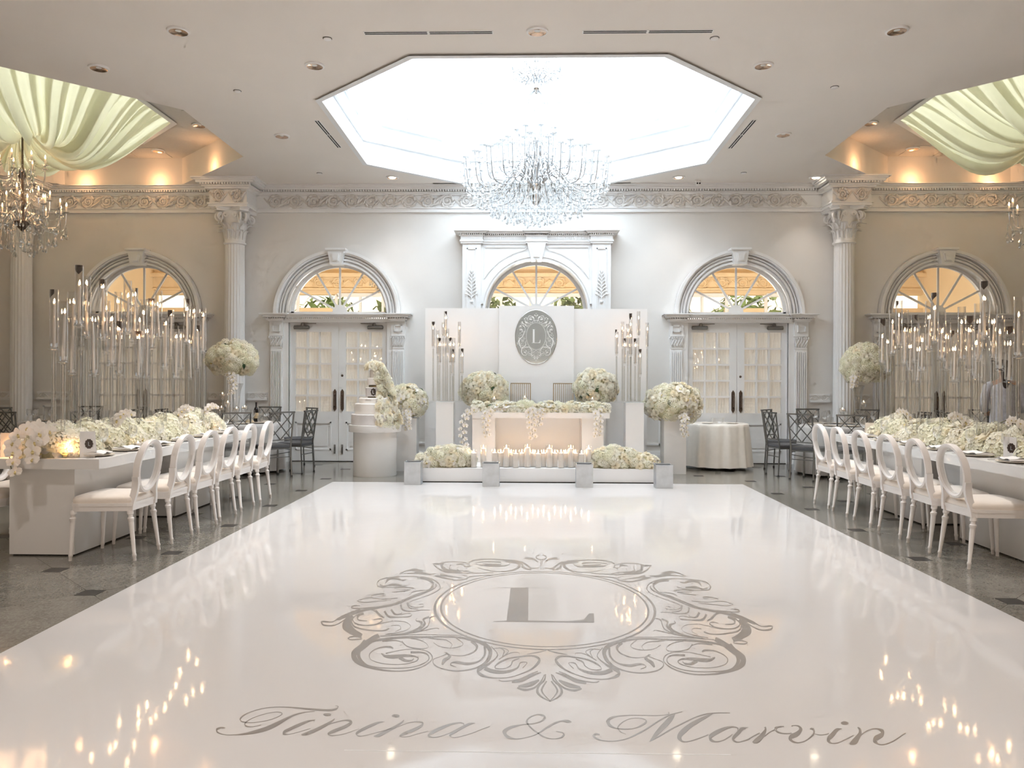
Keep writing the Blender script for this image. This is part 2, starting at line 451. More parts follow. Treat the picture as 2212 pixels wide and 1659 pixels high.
TZ = 5.31
tray_objs = []
for ti, ((tx, ty), poly) in enumerate(zip(TRAYS, trays)):
    mb = MB(); ringwall(mb, poly, CZ, TZ)
    t = mb.build('wall_tray_%d' % (ti+1), 'ceil', kind='structure')
    inner = octo(tx, ty, 1.74, .78)
    vs, fs = fill_with_holes(poly, [inner], TZ)
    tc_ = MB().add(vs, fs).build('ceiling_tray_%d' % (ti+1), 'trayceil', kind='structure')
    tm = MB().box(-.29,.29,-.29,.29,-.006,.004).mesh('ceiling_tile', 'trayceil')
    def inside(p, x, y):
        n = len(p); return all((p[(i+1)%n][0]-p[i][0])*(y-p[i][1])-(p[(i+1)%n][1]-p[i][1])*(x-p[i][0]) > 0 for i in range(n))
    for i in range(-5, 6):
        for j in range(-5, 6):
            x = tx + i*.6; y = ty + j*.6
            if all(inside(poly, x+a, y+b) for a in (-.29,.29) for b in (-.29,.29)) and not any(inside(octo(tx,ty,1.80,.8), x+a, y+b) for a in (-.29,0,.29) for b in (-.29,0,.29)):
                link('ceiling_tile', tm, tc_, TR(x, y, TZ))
    mb = MB(); ringwall(mb, inner, TZ, 6.3); sw = mb.build('wall_drape_shaft_%d' % (ti+1), 'shaft', kind='structure')
    mould(mb2 := MB(), inner, 1.05, 1.0, TZ-.03, TZ+.01); mb2.build('opening_trim', 'trim', sw)
    MB().add([(x,y,6.3) for x,y in inner], [tuple(range(7,-1,-1))]).build('roof_light_glazing', 'skyglass2', sw)
    # warm cove lamps on the ledge below the far tray wall
    for dx in (-1.9, -.65, .65, 1.9):
        a = math.atan2(1, dx)
        yy = ty + 2.74 - (.16 if abs(dx) < 1.04 else .20 + (abs(dx) - 1.04))
        lamp('cove_lamp', 'POINT', (tx + dx, yy, CZ + .05), 1.3, (1, .50, .22), .04)

# ---- end wall with five arched openings
DOORS = [AX - 7.01, AX - 3.49, AX + 3.51, AX + 7.02]
OPN = sorted([(x, .87, 2.62) for x in DOORS] + [(AX, .885, 2.65)])
WT = CZ + .35
def arch_wall(y, y2):
    mb = MB(); x = FX0
    for cx, r, zs in OPN:
        mb.add([(x,y,0),(cx-r,y,0),(cx-r,y,WT),(x,y,WT)], [(0,1,2,3)])
        N = 24; P = [(cx - r*math.cos(pi*i/N), zs + r*math.sin(pi*i/N)) for i in range(N+1)]
        for a, b in zip(P, P[1:]):
            mb.add([(a[0],y,a[1]),(b[0],y,b[1]),(b[0],y,WT),(a[0],y,WT)], [(0,1,2,3)])
        if y2 is not None:
            Q = [(cx-r,0)] + P + [(cx+r,0)]
            for a, b in zip(Q, Q[1:]):
                mb.add([(a[0],y,a[1]),(b[0],y,b[1]),(b[0],y2,b[1]),(a[0],y2,a[1])], [(0,1,2,3)])
        x = cx + r
    mb.add([(x,y,0),(FX1,y,0),(FX1,y,WT),(x,y,WT)], [(0,1,2,3)])
    return mb
mb = arch_wall(WY, WY + .3); mb2 = arch_wall(WY + .3, None); mb.add(mb2.v, mb2.f)
wall_back = mb.build('wall_back', 'wall', kind='structure')
MB().box(FX0 - .1, FX0, FY0, WY + .3, 0, CZ).build('wall_left', 'wall', kind='structure')
MB().box(FX1, FX1 + .1, FY0, WY + .3, 0, CZ).build('wall_right', 'wall', kind='structure')
# unseen front wall; wide low opening added so warm world light fills the room
EO0, EO1, EOZ = -5.0, 5.2, 2.05
MB().box(FX0, EO0, FY0 - .2, FY0, 0, CZ).box(EO1, FX1, FY0 - .2, FY0, 0, CZ).box(EO0, EO1, FY0 - .2, FY0, EOZ, CZ).build('wall_front', 'wall', kind='structure')
por = lamp('entrance_portal', 'AREA', ((EO0+EO1)/2, FY0 - .1, EOZ/2), 1, (1,1,1), EO1-EO0, rot=(pi/2, 0, 0), shape='RECTANGLE')
por.data.size_y = EOZ; por.data.cycles.is_portal = True  # portal guides world light through the added opening

# ---- entablature along the end wall
def spiral(cx, cz, r0, turns, a0, sgn, n=18, y=0., rmin=.12):
    return [(cx + r0*(1-(1-rmin)*k/n)*math.cos(a0+sgn*2*pi*turns*k/n), y, cz + r0*(1-(1-rmin)*k/n)*math.sin(a0+sgn*2*pi*turns*k/n)) for k in range(n+1)]
def scroll_mesh(name, W, Hh, rad, mt):
    """one acanthus scroll of a running frieze, W long and Hh high, in the XZ plane, proud towards -Y"""
    mb = MB()
    R = Hh * .46
    sp = spiral(0, 0, R, 1.6, -pi/2, 1, 24, -rad*.4)
    mb.tube(sp, [rad*(1.25-.7*k/24) for k in range(25)], 6)
    mb.sphere((0, -rad*.5, 0), rad*1.5, 6, 4)
    stem = catmull([(-W*.55,-rad*.3,Hh*.30),(-W*.38,-rad*.4,-Hh*.05),(-W*.2,-rad*.4,-Hh*.34),(0,-rad*.4,-R)], 5)
    mb.tube(stem, [rad*(.6+.6*k/(len(stem)-1)) for k in range(len(stem))], 6)
    for k, (a, l) in enumerate(((2.5,1.0),(2.0,.9),(1.2,.85),(.5,.9),(-.3,1.),(-1.0,.9),(3.3,.9),(4.0,.8))):
        bx, bz = R*math.cos(a), R*math.sin(a)
        tx, tz = (R+Hh*.16*l)*math.cos(a+.5), (R+Hh*.13*l)*math.sin(a+.5)
        P = catmull([(bx*.9,-rad*.3,bz*.9),(bx*1.12,-rad*1.1,bz*1.12),(tx,-rad*.9,max(-Hh*.5,min(Hh*.5,tz))),(tx+Hh*.05*math.cos(a+2),-rad*.3,max(-Hh*.5,min(Hh*.5,tz+Hh*.05*math.sin(a+2))))], 3)
        m = len(P); mb.tube(P, [rad*(.5+.9*math.sin(pi*(i+.3)/(m+.3))) for i in range(m)], 5, flat=.6)
    for k in range(4):
        x = W*(.30+.06*k); P = catmull([(W*.22,-rad*.3,-Hh*.30+.02*k),(x,-rad*.9,-Hh*.05+Hh*.1*k),(x+W*.06,-rad*.4,Hh*(.12+.08*k))], 3)
        m = len(P); mb.tube(P, [rad*(.4+.7*math.sin(pi*(i+.3)/(m+.3))) for i in range(m)], 5)
    return mb.mesh(name, mt, smooth=True)

ent = structure('trim_1')
def cornice_boxes(mb, x0, x1, dy, ret=0.):
    """profile stack of the entablature from z 4.38 up to the ceiling; dy = how far the block stands proud"""
    prof = [(4.385,4.42,.05),(4.42,4.45,.035),(4.45,4.475,.055),(4.475,4.68,.028),(4.68,4.70,.06),(4.70,4.735,.08),(4.765,4.80,.14),(4.80,4.83,.17),(4.83,4.849,.21)]
    for z0, z1, p in prof:
        e = p - .028 if ret else 0
        mb.box(x0 - e, x1 + e, WY - dy - p, WY + .02, z0, z1)
def dentils(mb, x0, x1, yf, z0, z1, step=.045, w=.026, d=.03):
    n = int((x1 - x0) / step); 
    for k in range(n):
        x = x0 + (x1-x0)*(k+.5)/n; mb.box(x-w/2, x+w/2, yf-d, yf+.01, z0, z1)
mb = MB(); cornice_boxes(mb, FX0, FX1, 0); mb.build('entablature_band', 'trim', ent)
mb = MB(); dentils(mb, -9.6, 9.8, WY-.10, 4.735, 4.765); mb.build('dentil_row', 'trim', ent, kind='stuff')
mb = MB(); dentils(mb, -9.6, 9.8, WY-.035, 4.452, 4.472, .03, .018, .024); mb.build('bead_row', 'trim', ent, kind='stuff')
COLS = [AX - 9.02, AX - 5.25, AX + 5.26, AX + 9.03]
scroll_me = scroll_mesh('scroll', .40, .20, .021, 'frieze')
x = -9.5; k = 0
while x < 9.8:
    if not any(abs(x - cx) < .62 for cx in COLS):
        link('scroll', scroll_me, ent, Matrix.Translation((x, WY-.03, 4.578)) @ Matrix.Diagonal((1 if k % 2 else -1, 1, 1 if k % 2 else -1, 1)))
    x += .335; k += 1

# ---- columns
def fluted(mb, z0, z1, r0, r1, nf=20, depth=.016, seg=6):
    n = nf * seg
    vs = []
    rows = [(z0, r0, 0.), (z0+.05, r0, 1.), (z1-.05, r1, 1.), (z1, r1, 0.)]
    for z, r, d in rows:
        for k in range(n):
            t = (k % seg) / seg; a = 2*pi*k/n
            fl = depth * d * max(0, math.sin(pi * (t - .1) / .8)) if .1 < t < .9 else 0
            rr = r - fl
            vs.append((rr*math.cos(a), rr*math.sin(a), z))
    fs = []
    for i in range(3):
        for k in range(n): fs.append((i*n+k, i*n+(k+1)%n, (i+1)*n+(k+1)%n, (i+1)*n+k))
    mb.add(vs, fs)
def acanthus(h, w, curl):
    """one leaf: rises along Z, curls outwards (+Y)"""
    def f(u, v):
        s = u*2 - 1
        wid = w * (math.sin(pi*min(1, v*.85+.12))**.7) * (1 - .12*math.cos(v*14)**2)
        y = .10*h*v + curl * max(0, v-.55)**2 * 3.2 - .02*abs(s) - .012*math.cos(s*9)
        z = h*v - max(0, v-.82)*h*1.35
        return (s*wid/2, y, z)
    return MB().grid(f, 8, 10)
leaf_lo = acanthus(.24, .17, .17).mesh('acanthus_leaf', 'trim', smooth=60)
leaf_hi = acanthus(.34, .17, .24).mesh('acanthus_leaf', 'trim', smooth=60)
vol = MB()
vol.tube([(p[0], p[1], p[2]) for p in spiral(0, 0, .075, 2.0, pi*.9, -1, 26, 0, .1)], [.022-.0004*k for k in range(27)], 6)
vol.tube(catmull([(-.075*math.cos(.3), 0, .02), (-.11, 0, -.12), (-.13, 0, -.22)], 4), .018, 6)
vol_me = vol.mesh('volute', 'trim', smooth=True)
first = None
for ci, cx in enumerate(COLS):
    lab = ['white fluted column behind the crystal chandelier beside the orange-lit wall', 'white fluted Corinthian column beside the door nearest the cake',
           'white fluted Corinthian column between the small cloth table and candle forest', 'white fluted Corinthian column by the end of the wall'][ci]
    c = structure('column_%d' % (ci+1), (cx, WY - .20, 0))
    c['label'] = lab
    mb = MB(); fluted(mb, .30, 3.79, .178, .165)
    mb.build('shaft', 'trim', c, smooth=50)
    mb = MB().box(-.25,.25,-.25,.2,0,.12).lathe([(.24,.12),(.25,.15),(.24,.18),(.20,.19),(.195,.22),(.215,.24),(.215,.27),(.185,.29),(.178,.30)], 32)
    mb.build('base', 'trim', c, smooth=40)
    mb = MB().lathe([(.168,3.78),(.19,3.795),(.19,3.82),(.172,3.83),(.165,3.9),(.17,4.05),(.19,4.18),(.235,4.30),(.26,4.34)], 32)
    mb.build('bell', 'trim', c, smooth=50)
    for k in range(8):
        a = 2*pi*k/8
        link('acanthus_leaf', leaf_lo, c, Matrix.Rotation(a, 4, 'Z') @ Matrix.Translation((0, .165, 3.83)))
        link('acanthus_leaf', leaf_hi, c, Matrix.Rotation(a + pi/8, 4, 'Z') @ Matrix.Translation((0, .17, 3.86)))
    for k in range(4):
        a = pi/4 + k*pi/2
        for s in (-1, 1):
            link('volute', vol_me, c, Matrix.Rotation(a, 4, 'Z') @ Matrix.Translation((.27, s*.035, 4.24)) @ Matrix.Rotation(s*.25, 4, 'Z'))
        a2 = k*pi/2
        for s in (-1, 1):
            link('volute', vol_me, c, Matrix.Rotation(a2-pi/2, 4, 'Z') @ Matrix.Translation((s*.075, -.225, 4.27)) @ Matrix.Diagonal((-.62*s, .62, .62, 1)))
    ab = []
    for k in range(4):
        a = pi/4 + k*pi/2
        for t in (-.16, .16): ab.append((.36*math.cos(a)-t*.5*math.sin(a), .36*math.sin(a)+t*.5*math.cos(a)))
        ab.append((.225*math.cos(a+pi/4), .225*math.sin(a+pi/4)))
    MB().slab(ab, 4.335, 4.385).slab(scaled(ab, 1.06), 4.365, 4.395).build('abacus', 'trim', c)
    # entablature block breaking forward over the column
    mb = MB()
    for z0, z1, p in [(4.39,4.43,.0),(4.43,4.455,.02),(4.455,4.68,-.01),(4.68,4.71,.05),(4.71,4.74,.09),(4.765,4.80,.16),(4.80,4.825,.19),(4.825,4.849,.225)]:
        mb.box(-.33-p, .33+p, -.33-p, .22, z0, z1)
    dentils(mb, -.44, .44, -.44, 4.735, 4.765); mb.build('entablature_block', 'trim', c)
    for s in (-1, 1):
        link('scroll', scroll_me, c, Matrix.Translation((s*.16, -.325, 4.568)) @ Matrix.Diagonal((s*.72, 1, .95, 1)))

# ---- chair rail with relief band, baseboard
gaps = sorted([(x-1.24, x+1.24) for x in DOORS] + [(AX-1.33, AX+1.33)] + [(cx-.17, cx+.17) for cx in COLS])
runs = []; x = FX0
for a, b in gaps:
    if a > x: runs.append((x, a))
    x = b
runs.append((x, FX1))
rail_scroll = scroll_mesh('rail_scroll', .17, .075, .006, 'frieze')
rail = structure('trim_2'); base = structure('baseboard_back')
for a, b in runs:
    mb = MB().box(a,b,WY-.03,WY+.01,1.20,1.225).box(a,b,WY-.015,WY+.01,1.115,1.20).box(a,b,WY-.05,WY+.01,1.085,1.115).box(a,b,WY-.03,WY+.01,1.07,1.085)
    mb.build('rail_band', 'trim', rail)
    n = max(1, int((b-a)/.165))
    for k in range(n):
        x = a + (b-a)*(k+.5)/n
        if -9.4 < x < 9.6: link('rail_scroll', rail_scroll, rail, Matrix.Translation((x, WY-.016, 1.158)) @ Matrix.Diagonal((1 if k%2 else -1,1,1 if k%2 else -1,1)))
    mb = MB().box(a,b,WY-.04,WY+.01,0,.16).box(a,b,WY-.028,WY+.01,.16,.19).box(a,b,WY-.015,WY+.01,.19,.215)
    mb.build('base_band', 'trim', base)
    if b - a > .5:
        mb = MB()
        for q in ((a+.1,b-.1,.95,.98),(a+.1,b-.1,.32,.35),(a+.1,a+.13,.32,.98),(b-.13,b-.1,.32,.98)): mb.box(q[0],q[1],WY-.018,WY+.01,q[2],q[3])
        mb.build('wainscot_frame', 'trim', rail)

# ---- French doors with fanlights
def arch_band(mb, cx, zs, r0, r1, y0, y1, N=36, a0=0., a1=pi):
    def f(r, y): return [(cx - r*math.cos(a0+(a1-a0)*i/N), y, zs + r*math.sin(a0+(a1-a0)*i/N)) for i in range(N+1)]
    P = [f(r0,y1), f(r0,y0), f(r1,y0), f(r1,y1)]
    vs = [p for row in P for p in row]; n = N+1; fs = []
    for q in range(3):
        for i in range(N): fs.append((q*n+i, q*n+i+1, (q+1)*n+i+1, (q+1)*n+i))
    mb.add(vs, fs)
PW, PH = .205, .262
pane_me = MB().box(-PW/2, PW/2, -.003, .003, -PH/2, PH/2).mesh('pane', 'pane')
def make_leaf(parent, sgn):
    """one leaf in door coordinates; sgn -1 = left leaf, hung at its outer edge"""
    W = .855; x0, x1 = (-W, -.004) if sgn < 0 else (.004, W)
    Y0, Y1 = .06, .11
    gx0 = x0 + .115 if sgn < 0 else x0 + .125; gx1 = gx0 + .70 - .085
    gx0, gx1 = (x0+.085, x1-.125) if sgn < 0 else (x0+.125, x1-.085)
    gz0, gz1 = .885, 2.29
    mb = MB().box(x0,gx0,Y0,Y1,.012,2.455).box(gx1,x1,Y0,Y1,.012,2.455).box(gx0,gx1,Y0,Y1,gz1,2.455).box(gx0,gx1,Y0,Y1,.70,gz0).box(gx0,gx1,Y0,Y1,.012,.20).box(gx0,gx1,Y0+.018,Y1,.20,.70)
    for a in ((gx0,gx1,.20,.225),(gx0,gx1,.675,.70),(gx0,gx0+.025,.2,.7),(gx1-.025,gx1,.2,.7)): mb.box(a[0],a[1],Y0-.006,Y0+.02,a[2],a[3])
    mb.box(gx0+.07,gx1-.07,Y0+.004,Y0+.02,.27,.63)
    leaf = mb.build('door_leaf', 'trim', parent)
    w = gx1 - gx0; h = gz1 - gz0
    for i in (1, 2):
        xx = gx0 + w*i/3; MB().box(xx-.016,xx+.016,Y0+.002,Y1-.004,gz0,gz1).build('muntin', 'trim', leaf)
    for j in range(1, 5):
        zz = gz0 + h*j/5; MB().box(gx0,gx1,Y0+.005,Y1-.007,zz-.016,zz+.016).build('muntin', 'trim', leaf)
    sx = (w/3)/PW; sz = (h/5)/PH
    for i in range(3):
        for j in range(5):
            link('pane', pane_me, leaf, Matrix.Translation((gx0+w*(i+.5)/3, (Y0+Y1)/2, gz0+h*(j+.5)/5)) @ Matrix.Diagonal((sx,1,sz,1)))
    n = 90
    cv = MB().grid(lambda u, v: (gx0-.02+(w+.04)*u, Y1+.012+.0035*math.sin(u*95)+.002*math.sin(u*37+v*3), gz0-.02+(h+.04)*v), n, 2)
    cv.build('curtain', 'curtain', leaf, smooth=True)
    # pull handle with pointed back plate, kick pull, closer
    hx = x1-.062 if sgn < 0 else x0+.062
    mb = MB().prism([(hx-.028,.93),(hx+.028,.93),(hx+.028,1.24),(hx,1.285),(hx-.028,1.24)][::1], Y0-.012, Y0)
    mb.prism([(hx-.028,.93),(hx,.885),(hx+.028,.93)], Y0-.012, Y0)
    mb.tube([(hx,Y0-.01,.97),(hx,Y0-.06,.99),(hx,Y0-.06,1.18),(hx,Y0-.01,1.20)], .012, 8)
    mb.build('pull_handle', 'bronze', leaf, smooth=40)
    mb = MB().box(hx-.016,hx+.016,Y0-.012,Y0,.14,.30).tube([(hx,Y0-.01,.16),(hx,Y0-.04,.17),(hx,Y0-.04,.26),(hx,Y0-.01,.28)], .008, 6)
    mb.build('floor_bolt', 'closer', leaf, smooth=40)
    cx = x0+.20 if sgn < 0 else x1-.20
    mb = MB().tube([(cx-.14,Y0-.035,2.37),(cx-.13,Y0-.035,2.37),(cx+.13,Y0-.035,2.37),(cx+.14,Y0-.035,2.37)], [.02,.034,.034,.02], 10)
    mb.lathe([(.03,2.395),(.034,2.41),(.03,2.44),(.012,2.45)], 10, (cx-.02*sgn, Y0-.035, 0))
    mb.bar((cx-.02*sgn, Y0-.035, 2.43), (cx-.26*sgn, Y0-.03, 2.44), .018, .012)
    mb.build('door_closer', 'closer', leaf, smooth=40)
    return leaf
def make_fan(parent, R, zs, y, nsp=5, hub=.13):
    """sunburst fanlight in local coordinates"""
    mb = MB(); arch_band(mb, 0, zs, R-.05, R+.01, y-.02, y+.03); mb.box(-R-.01, R+.01, y-.02, y+.03, zs-.05, zs+.035)
    mb.build('sash_frame', 'trim', parent)
    N = 12; MB().prism([(hub*math.cos(pi*i/N), zs+.03+hub*math.sin(pi*i/N)) for i in range(N+1)], y-.018, y+.018).build('sunburst_hub', 'trim', parent)
    for k in range(1, nsp+1):
        a = pi*k/(nsp+1)
        MB().bar((hub*.9*math.cos(a), y, zs+.03+hub*.9*math.sin(a)), ((R-.03)*math.cos(a), y, zs+(R-.03)*math.sin(a)), .034, .026, up=(0,1,0)).build('muntin', 'trim', parent)
    for k in range(nsp+1):
        a0 = pi*k/(nsp+1); a1 = pi*(k+1)/(nsp+1); n = 6; r0 = hub*.95; r1 = R-.04
        P = [(r1*math.cos(a0+(a1-a0)*i/n), zs+r1*math.sin(a0+(a1-a0)*i/n)) for i in range(n+1)] + [(r0*math.cos(a1), zs+.03+r0*math.sin(a1)), (r0*math.cos(a0), zs+.03+r0*math.sin(a0))]
        MB().prism(P, y-.002, y+.002).build('pane', 'pane', parent)
def capital_leafy():
    mb = MB().box(-.10,.10,-.055,.03,2.0,2.03).prism([(-.085,2.03),(.085,2.03),(.125,2.215),(-.125,2.215)], -.05, .03)
    rr = random.Random(4)
    for k in range(7):
        x = -.09+.03*k
        P = catmull([(x*.8,-.05,2.03),(x,-.075,2.10),(x*1.25,-.085,2.17),(x*1.35,-.11,2.195),(x*1.35,-.105,2.175)], 3)
        mb.tube(P, [.011+.006*math.sin(i) for i in range(len(P))], 5)
    for k in range(4):
        x = -.075+.05*k; P = [(x-.02,-.075,2.05+.02*(k%2)),(x+.02,-.085,2.13),(x+.04,-.08,2.19)]
        mb.tube(P, [.008,.014,.006], 5)
    return mb.mesh('capital', 'trim', smooth=50)
cap_me = capital_leafy()
pil = MB()
pil.box(-.105,.105,-.045,.03,.34,2.0)
for k in range(6):
    x = -.085+.034*k; pil.box(x-.010,x+.010,-.072,-.04,.40,1.95)
pil_me = pil.mesh('pilaster', 'trim')
plin = MB().box(-.125,.125,-.06,.03,0,.10).box(-.115,.115,-.055,.03,.10,.28).box(-.135,.135,-.07,.03,.28,.31).box(-.12,.12,-.06,.03,.31,.34)
plin.box(-.06,.06,-.065,-.05,.14,.16).box(-.06,.06,-.065,-.05,.22,.24).box(-.06,-.04,-.065,-.05,.14,.24).box(.04,.06,-.065,-.05,.14,.24)
plin_me = plin.mesh('plinth_block', 'trim')
blk = MB().box(-.12,.12,-.07,.03,2.215,2.47)
for q in ((-.07,.07,2.29,2.31),(-.07,.07,2.39,2.41),(-.07,-.05,2.29,2.41),(.05,.07,2.29,2.41)): blk.box(q[0],q[1],-.105,-.065,q[2],q[3])
for q in ((-.12,.12,2.215,2.235),(-.12,.12,2.45,2.47)): blk.box(q[0],q[1],-.08,-.065,q[2],q[3])
blk_me = blk.mesh('impost_block', 'trim')
key = MB().prism([(-.10,3.455),(.10,3.455),(.145,3.70),(-.145,3.70)], -.19, .02).box(-.175,.175,-.225,.02,3.70,3.735).box(-.16,.16,-.205,.02,3.685,3.70)
key.prism([(-.062,3.50),(.062,3.50),(.085,3.655),(-.085,3.655)], -.205, -.185)
key.prism([(-.045,3.52),(.045,3.52),(.062,3.635),(-.062,3.635)], -.225, -.19)
key_me = key.mesh('keystone', 'trim')
dleaf = None
for di, dx in enumerate(DOORS):
    d = structure('door_%d' % (di+1), (dx, WY, 0))
    for s in (-1, 1):
        make_leaf(d, s)
        link('pilaster', pil_me, d, TR(s*1.075)); link('capital', cap_me, d, TR(s*1.075)); link('plinth_block', plin_me, d, TR(s*1.075)); link('impost_block', blk_me, d, TR(s*1.075))
    for s in (-1, 1):
        MB().box(min(s*.87,s*.97), max(s*.87,s*.97), -.02, .12, 0, 2.50).box(min(s*.855,s*.88), max(s*.855,s*.88), .03, .14, 0, 2.46).build('jamb', 'trim', d)
    mb = MB().box(-.97,.97,-.05,.14,2.455,2.50)
    for z0, z1, p in ((2.47,2.49,.09),(2.49,2.515,.11),(2.535,2.565,.15),(2.565,2.585,.175),(2.585,2.605,.20)):
        mb.box(-.95, .95, -p+.03, .14, z0, z1)
        for s in (-1, 1): mb.box(s*1.075-.13-(p-.09)*1.1, s*1.075+.13+(p-.09)*1.1, -p-.05, .02, z0, z1)
    dentils(mb, -.95, .95, -.08, 2.512, 2.537, .036, .022, .02)
    for s in (-1, 1): dentils(mb, s*1.075-.14, s*1.075+.14, -.13, 2.512, 2.537, .036, .022, .02)
    mb.build('door_cornice', 'trim', d)
    mb = MB()
    for r0, r1, p in ((.87,1.11,.03),(.87,.905,.075),(.935,.965,.085),(.99,1.012,.075),(1.035,1.06,.11),(1.06,1.11,.14)):
        arch_band(mb, 0, 2.605, r0, r1, -p, .02, 40)
    mb.build('arch_casing', 'trim', d, smooth=30)
    link('keystone', key_me, d, TR())
    MB().box(-.88,.88,.05,.13,0,.012).build('threshold', 'dark', d)
    if di in (1, 2):
        mb = MB().lathe([(.0,-.012),(.022,-.012),(.022,0),(.012,.008)], 12, T=TR(.062,.06,1.52,rx=pi/2)); mb.build('deadbolt', 'bronze', d)
    wn = structure('window_%d' % (di+1), (dx, WY, 0)); make_fan(wn, .87, 2.62, .14)

# ---- central arch surround (projects from the wall)
ca = structure('trim_3', (AX, WY, 0)); PJ = .20
mb = MB()
for s in (-1, 1):     # pilasters with framed panels
    a, b = sorted((s*.955, s*1.275)); mb.box(a, b, -PJ-.06, .02, 0, 3.82)
    a, b = sorted((s*1.03, s*1.20))
    for q in ((a,b,.9,.92),(a,b,3.70,3.72),(a,a+.02,.9,3.72),(b-.02,b,.9,3.72)): mb.box(q[0],q[1],-PJ-.08,-PJ-.05,q[2],q[3])
mb.build('surround_pilasters', 'trim', ca)
mb = MB(); N = 30        # spandrel board between the pilasters with the arch cut out
for i in range(N):
    a0 = pi*i/N; a1 = pi*(i+1)/N; r = .885
    p = (-r*math.cos(a0), 2.65+r*math.sin(a0)); q = (-r*math.cos(a1), 2.65+r*math.sin(a1))
    mb.add([(p[0],-PJ,p[1]),(q[0],-PJ,q[1]),(q[0],-PJ,3.82),(p[0],-PJ,3.82),(p[0],.02,p[1]),(q[0],.02,q[1])], [(0,1,2,3),(0,4,5,1)])
for s in (-1, 1):
    a, b = sorted((s*.885, s*.96)); mb.box(a, b, -PJ, .02, 0, 3.82)
mb.build('spandrel_board', 'trim', ca)
mb = MB()
for r0, r1, p in ((.885,.925,.02),(.925,.985,.035),(.985,1.01,.02)): arch_band(mb, 0, 2.65, r0, r1, -PJ-p, -PJ+.01, 36, .12 if r1 > .96 else 0, pi-.12 if r1 > .96 else pi)
mb.build('archivolt', 'trim', ca, smooth=30)
for s in (-1, 1):        # raised triangular spandrel mouldings
    P = [(s*.16,3.74),(s*.90,3.74),(s*.90,3.22)] + [(s*1.06*math.cos(a), 2.65+1.06*math.sin(a)) for a in [.55+.09*k for k in range(10)]]
    P3 = [(x, -PJ-.008, z) for x, z in P]; MB().tube(P3, .016, 4, closed=True).build('spandrel_moulding', 'trim', ca)
    mb = MB(); z0 = 3.32          # carved pendant drop on the pilaster
    for k in range(8):
        z = z0 - k*.058; ww = .012+.006*k
        for t in (-1, 1): mb.tube(catmull([(0,-PJ-.062,z-.05),(t*ww,-PJ-.08,z),(t*ww*1.9,-PJ-.075,z+.02),(t*ww*1.5,-PJ-.07,z+.045)], 3), [.006,.010,.012,.012,.012,.012,.010,.008,.006,.004], 5)
    mb.tube([(0,-PJ-.065,z0+.12),(0,-PJ-.07,z0-.5)], [.004,.008], 5); mb.sphere((0,-PJ-.065,z0-.52), .03, 8, 5)
    mb.build('carved_drop', 'trim', ca, smooth=True).location.x = s*1.115
mb = MB()
for z0, z1, p in ((3.80,3.83,.03),(3.83,3.86,.045),(3.86,3.93,.03),(3.93,3.945,.05),(3.965,3.985,.09),(3.985,4.0,.115),(4.0,4.02,.14)):
    mb.box(-.97, .97, -PJ-p, .02, z0, z1)
    for s in (-1, 1): mb.box(s*1.115-.16-p, s*1.115+.16+p, -PJ-.06-p, .02, z0, z1)
    mb.box(-.17-p*.5, .17+p*.5, -PJ-.05-p, .02, z0, z1)
dentils(mb, -.95, .95, -PJ-.045, 3.94, 3.965, .034, .02, .02); dentils(mb, -.95, .95, -PJ-.03, 3.865, 3.925, .034, .024, .012)
for s in (-1, 1): dentils(mb, s*1.115-.2, s*1.115+.2, -PJ-.105, 3.94, 3.965, .034, .02, .02)
mb.build('surround_cornice', 'trim', ca)
MB().prism([(-.09,3.52),(.09,3.52),(.16,3.80),(-.16,3.80)], -PJ-.08, .02).prism([(-.05,3.56),(.05,3.56),(.09,3.76),(-.09,3.76)], -PJ-.10, -PJ-.07).build('keystone', 'trim', ca)
wn = structure('window_5', (AX, WY, 0)); make_fan(wn, .885, 2.65, .20)
d = structure('door_5', (AX, WY + .12, 0)); MB().box(-.885,.885,.04,.16,2.46,2.66).build('transom', 'trim', d)
for s in (-1, 1): make_leaf(d, s)

# ---- the room beyond the doors, seen through the fanlights
BY = 21.5
MB().box(FX0, FX1, WY+.3, BY+.3, -.1, 0).build('floor_beyond', 'tile', kind='structure')
MB().box(FX0, FX1, WY+.3, BY+.3, 5.3, 5.4).build('ceiling_beyond', 'backwall', kind='structure')
mb = MB(); mb.box(FX0,FX1,BY,BY+.2,3.78,5.3).box(FX0,FX1,BY,BY+.2,0,.9)
xs = [-9.0,-6.4,-5.3,-2.8,-1.6,1.6,2.8,5.3,6.4,9.0]
edges = [FX0] + xs + [FX1]
for i in range(0, len(edges), 2): mb.box(edges[i], edges[i+1], BY, BY+.2, .9, 3.42)
mb.build('wall_beyond', 'backwall', kind='structure')
for i in range(0, len(xs), 2):
    wn = structure('window_%d' % (6+i//2)); a, b = xs[i], xs[i+1]
    mb = MB().box(a,b,BY-.05,BY,3.72,3.82).box(a-.06,a+.02,BY-.05,BY,.9,3.78).box(b-.02,b+.06,BY-.05,BY,.9,3.78)
    mb.build('window_frame', 'trim', wn)
    for k in range(1, 4): xx = a+(b-a)*k/4; MB().box(xx-.03,xx+.03,BY,BY+.08,.9,3.78).build('muntin', 'trim', wn)
    for zz in (1.7, 2.55, 3.25): MB().box(a,b,BY+.01,BY+.07,zz-.025,zz+.025).build('muntin', 'trim', wn)
    for k in range(4): MB().box(a+(b-a)*k/4+.03,a+(b-a)*(k+1)/4-.03,BY+.03,BY+.036,.9,3.76).build('pane', 'pane', wn)
mb = MB().box(FX0,FX1,BY-.12,BY,3.9,3.95).box(FX0,FX1,BY-.05,BY,3.95,4.25).box(FX0,FX1,BY-.2,BY,4.25,4.35)
tb = structure('trim_4'); mb.build('cornice', 'backwall', tb)
bs = scroll_mesh('scroll', .55, .26, .022, 'backwall')
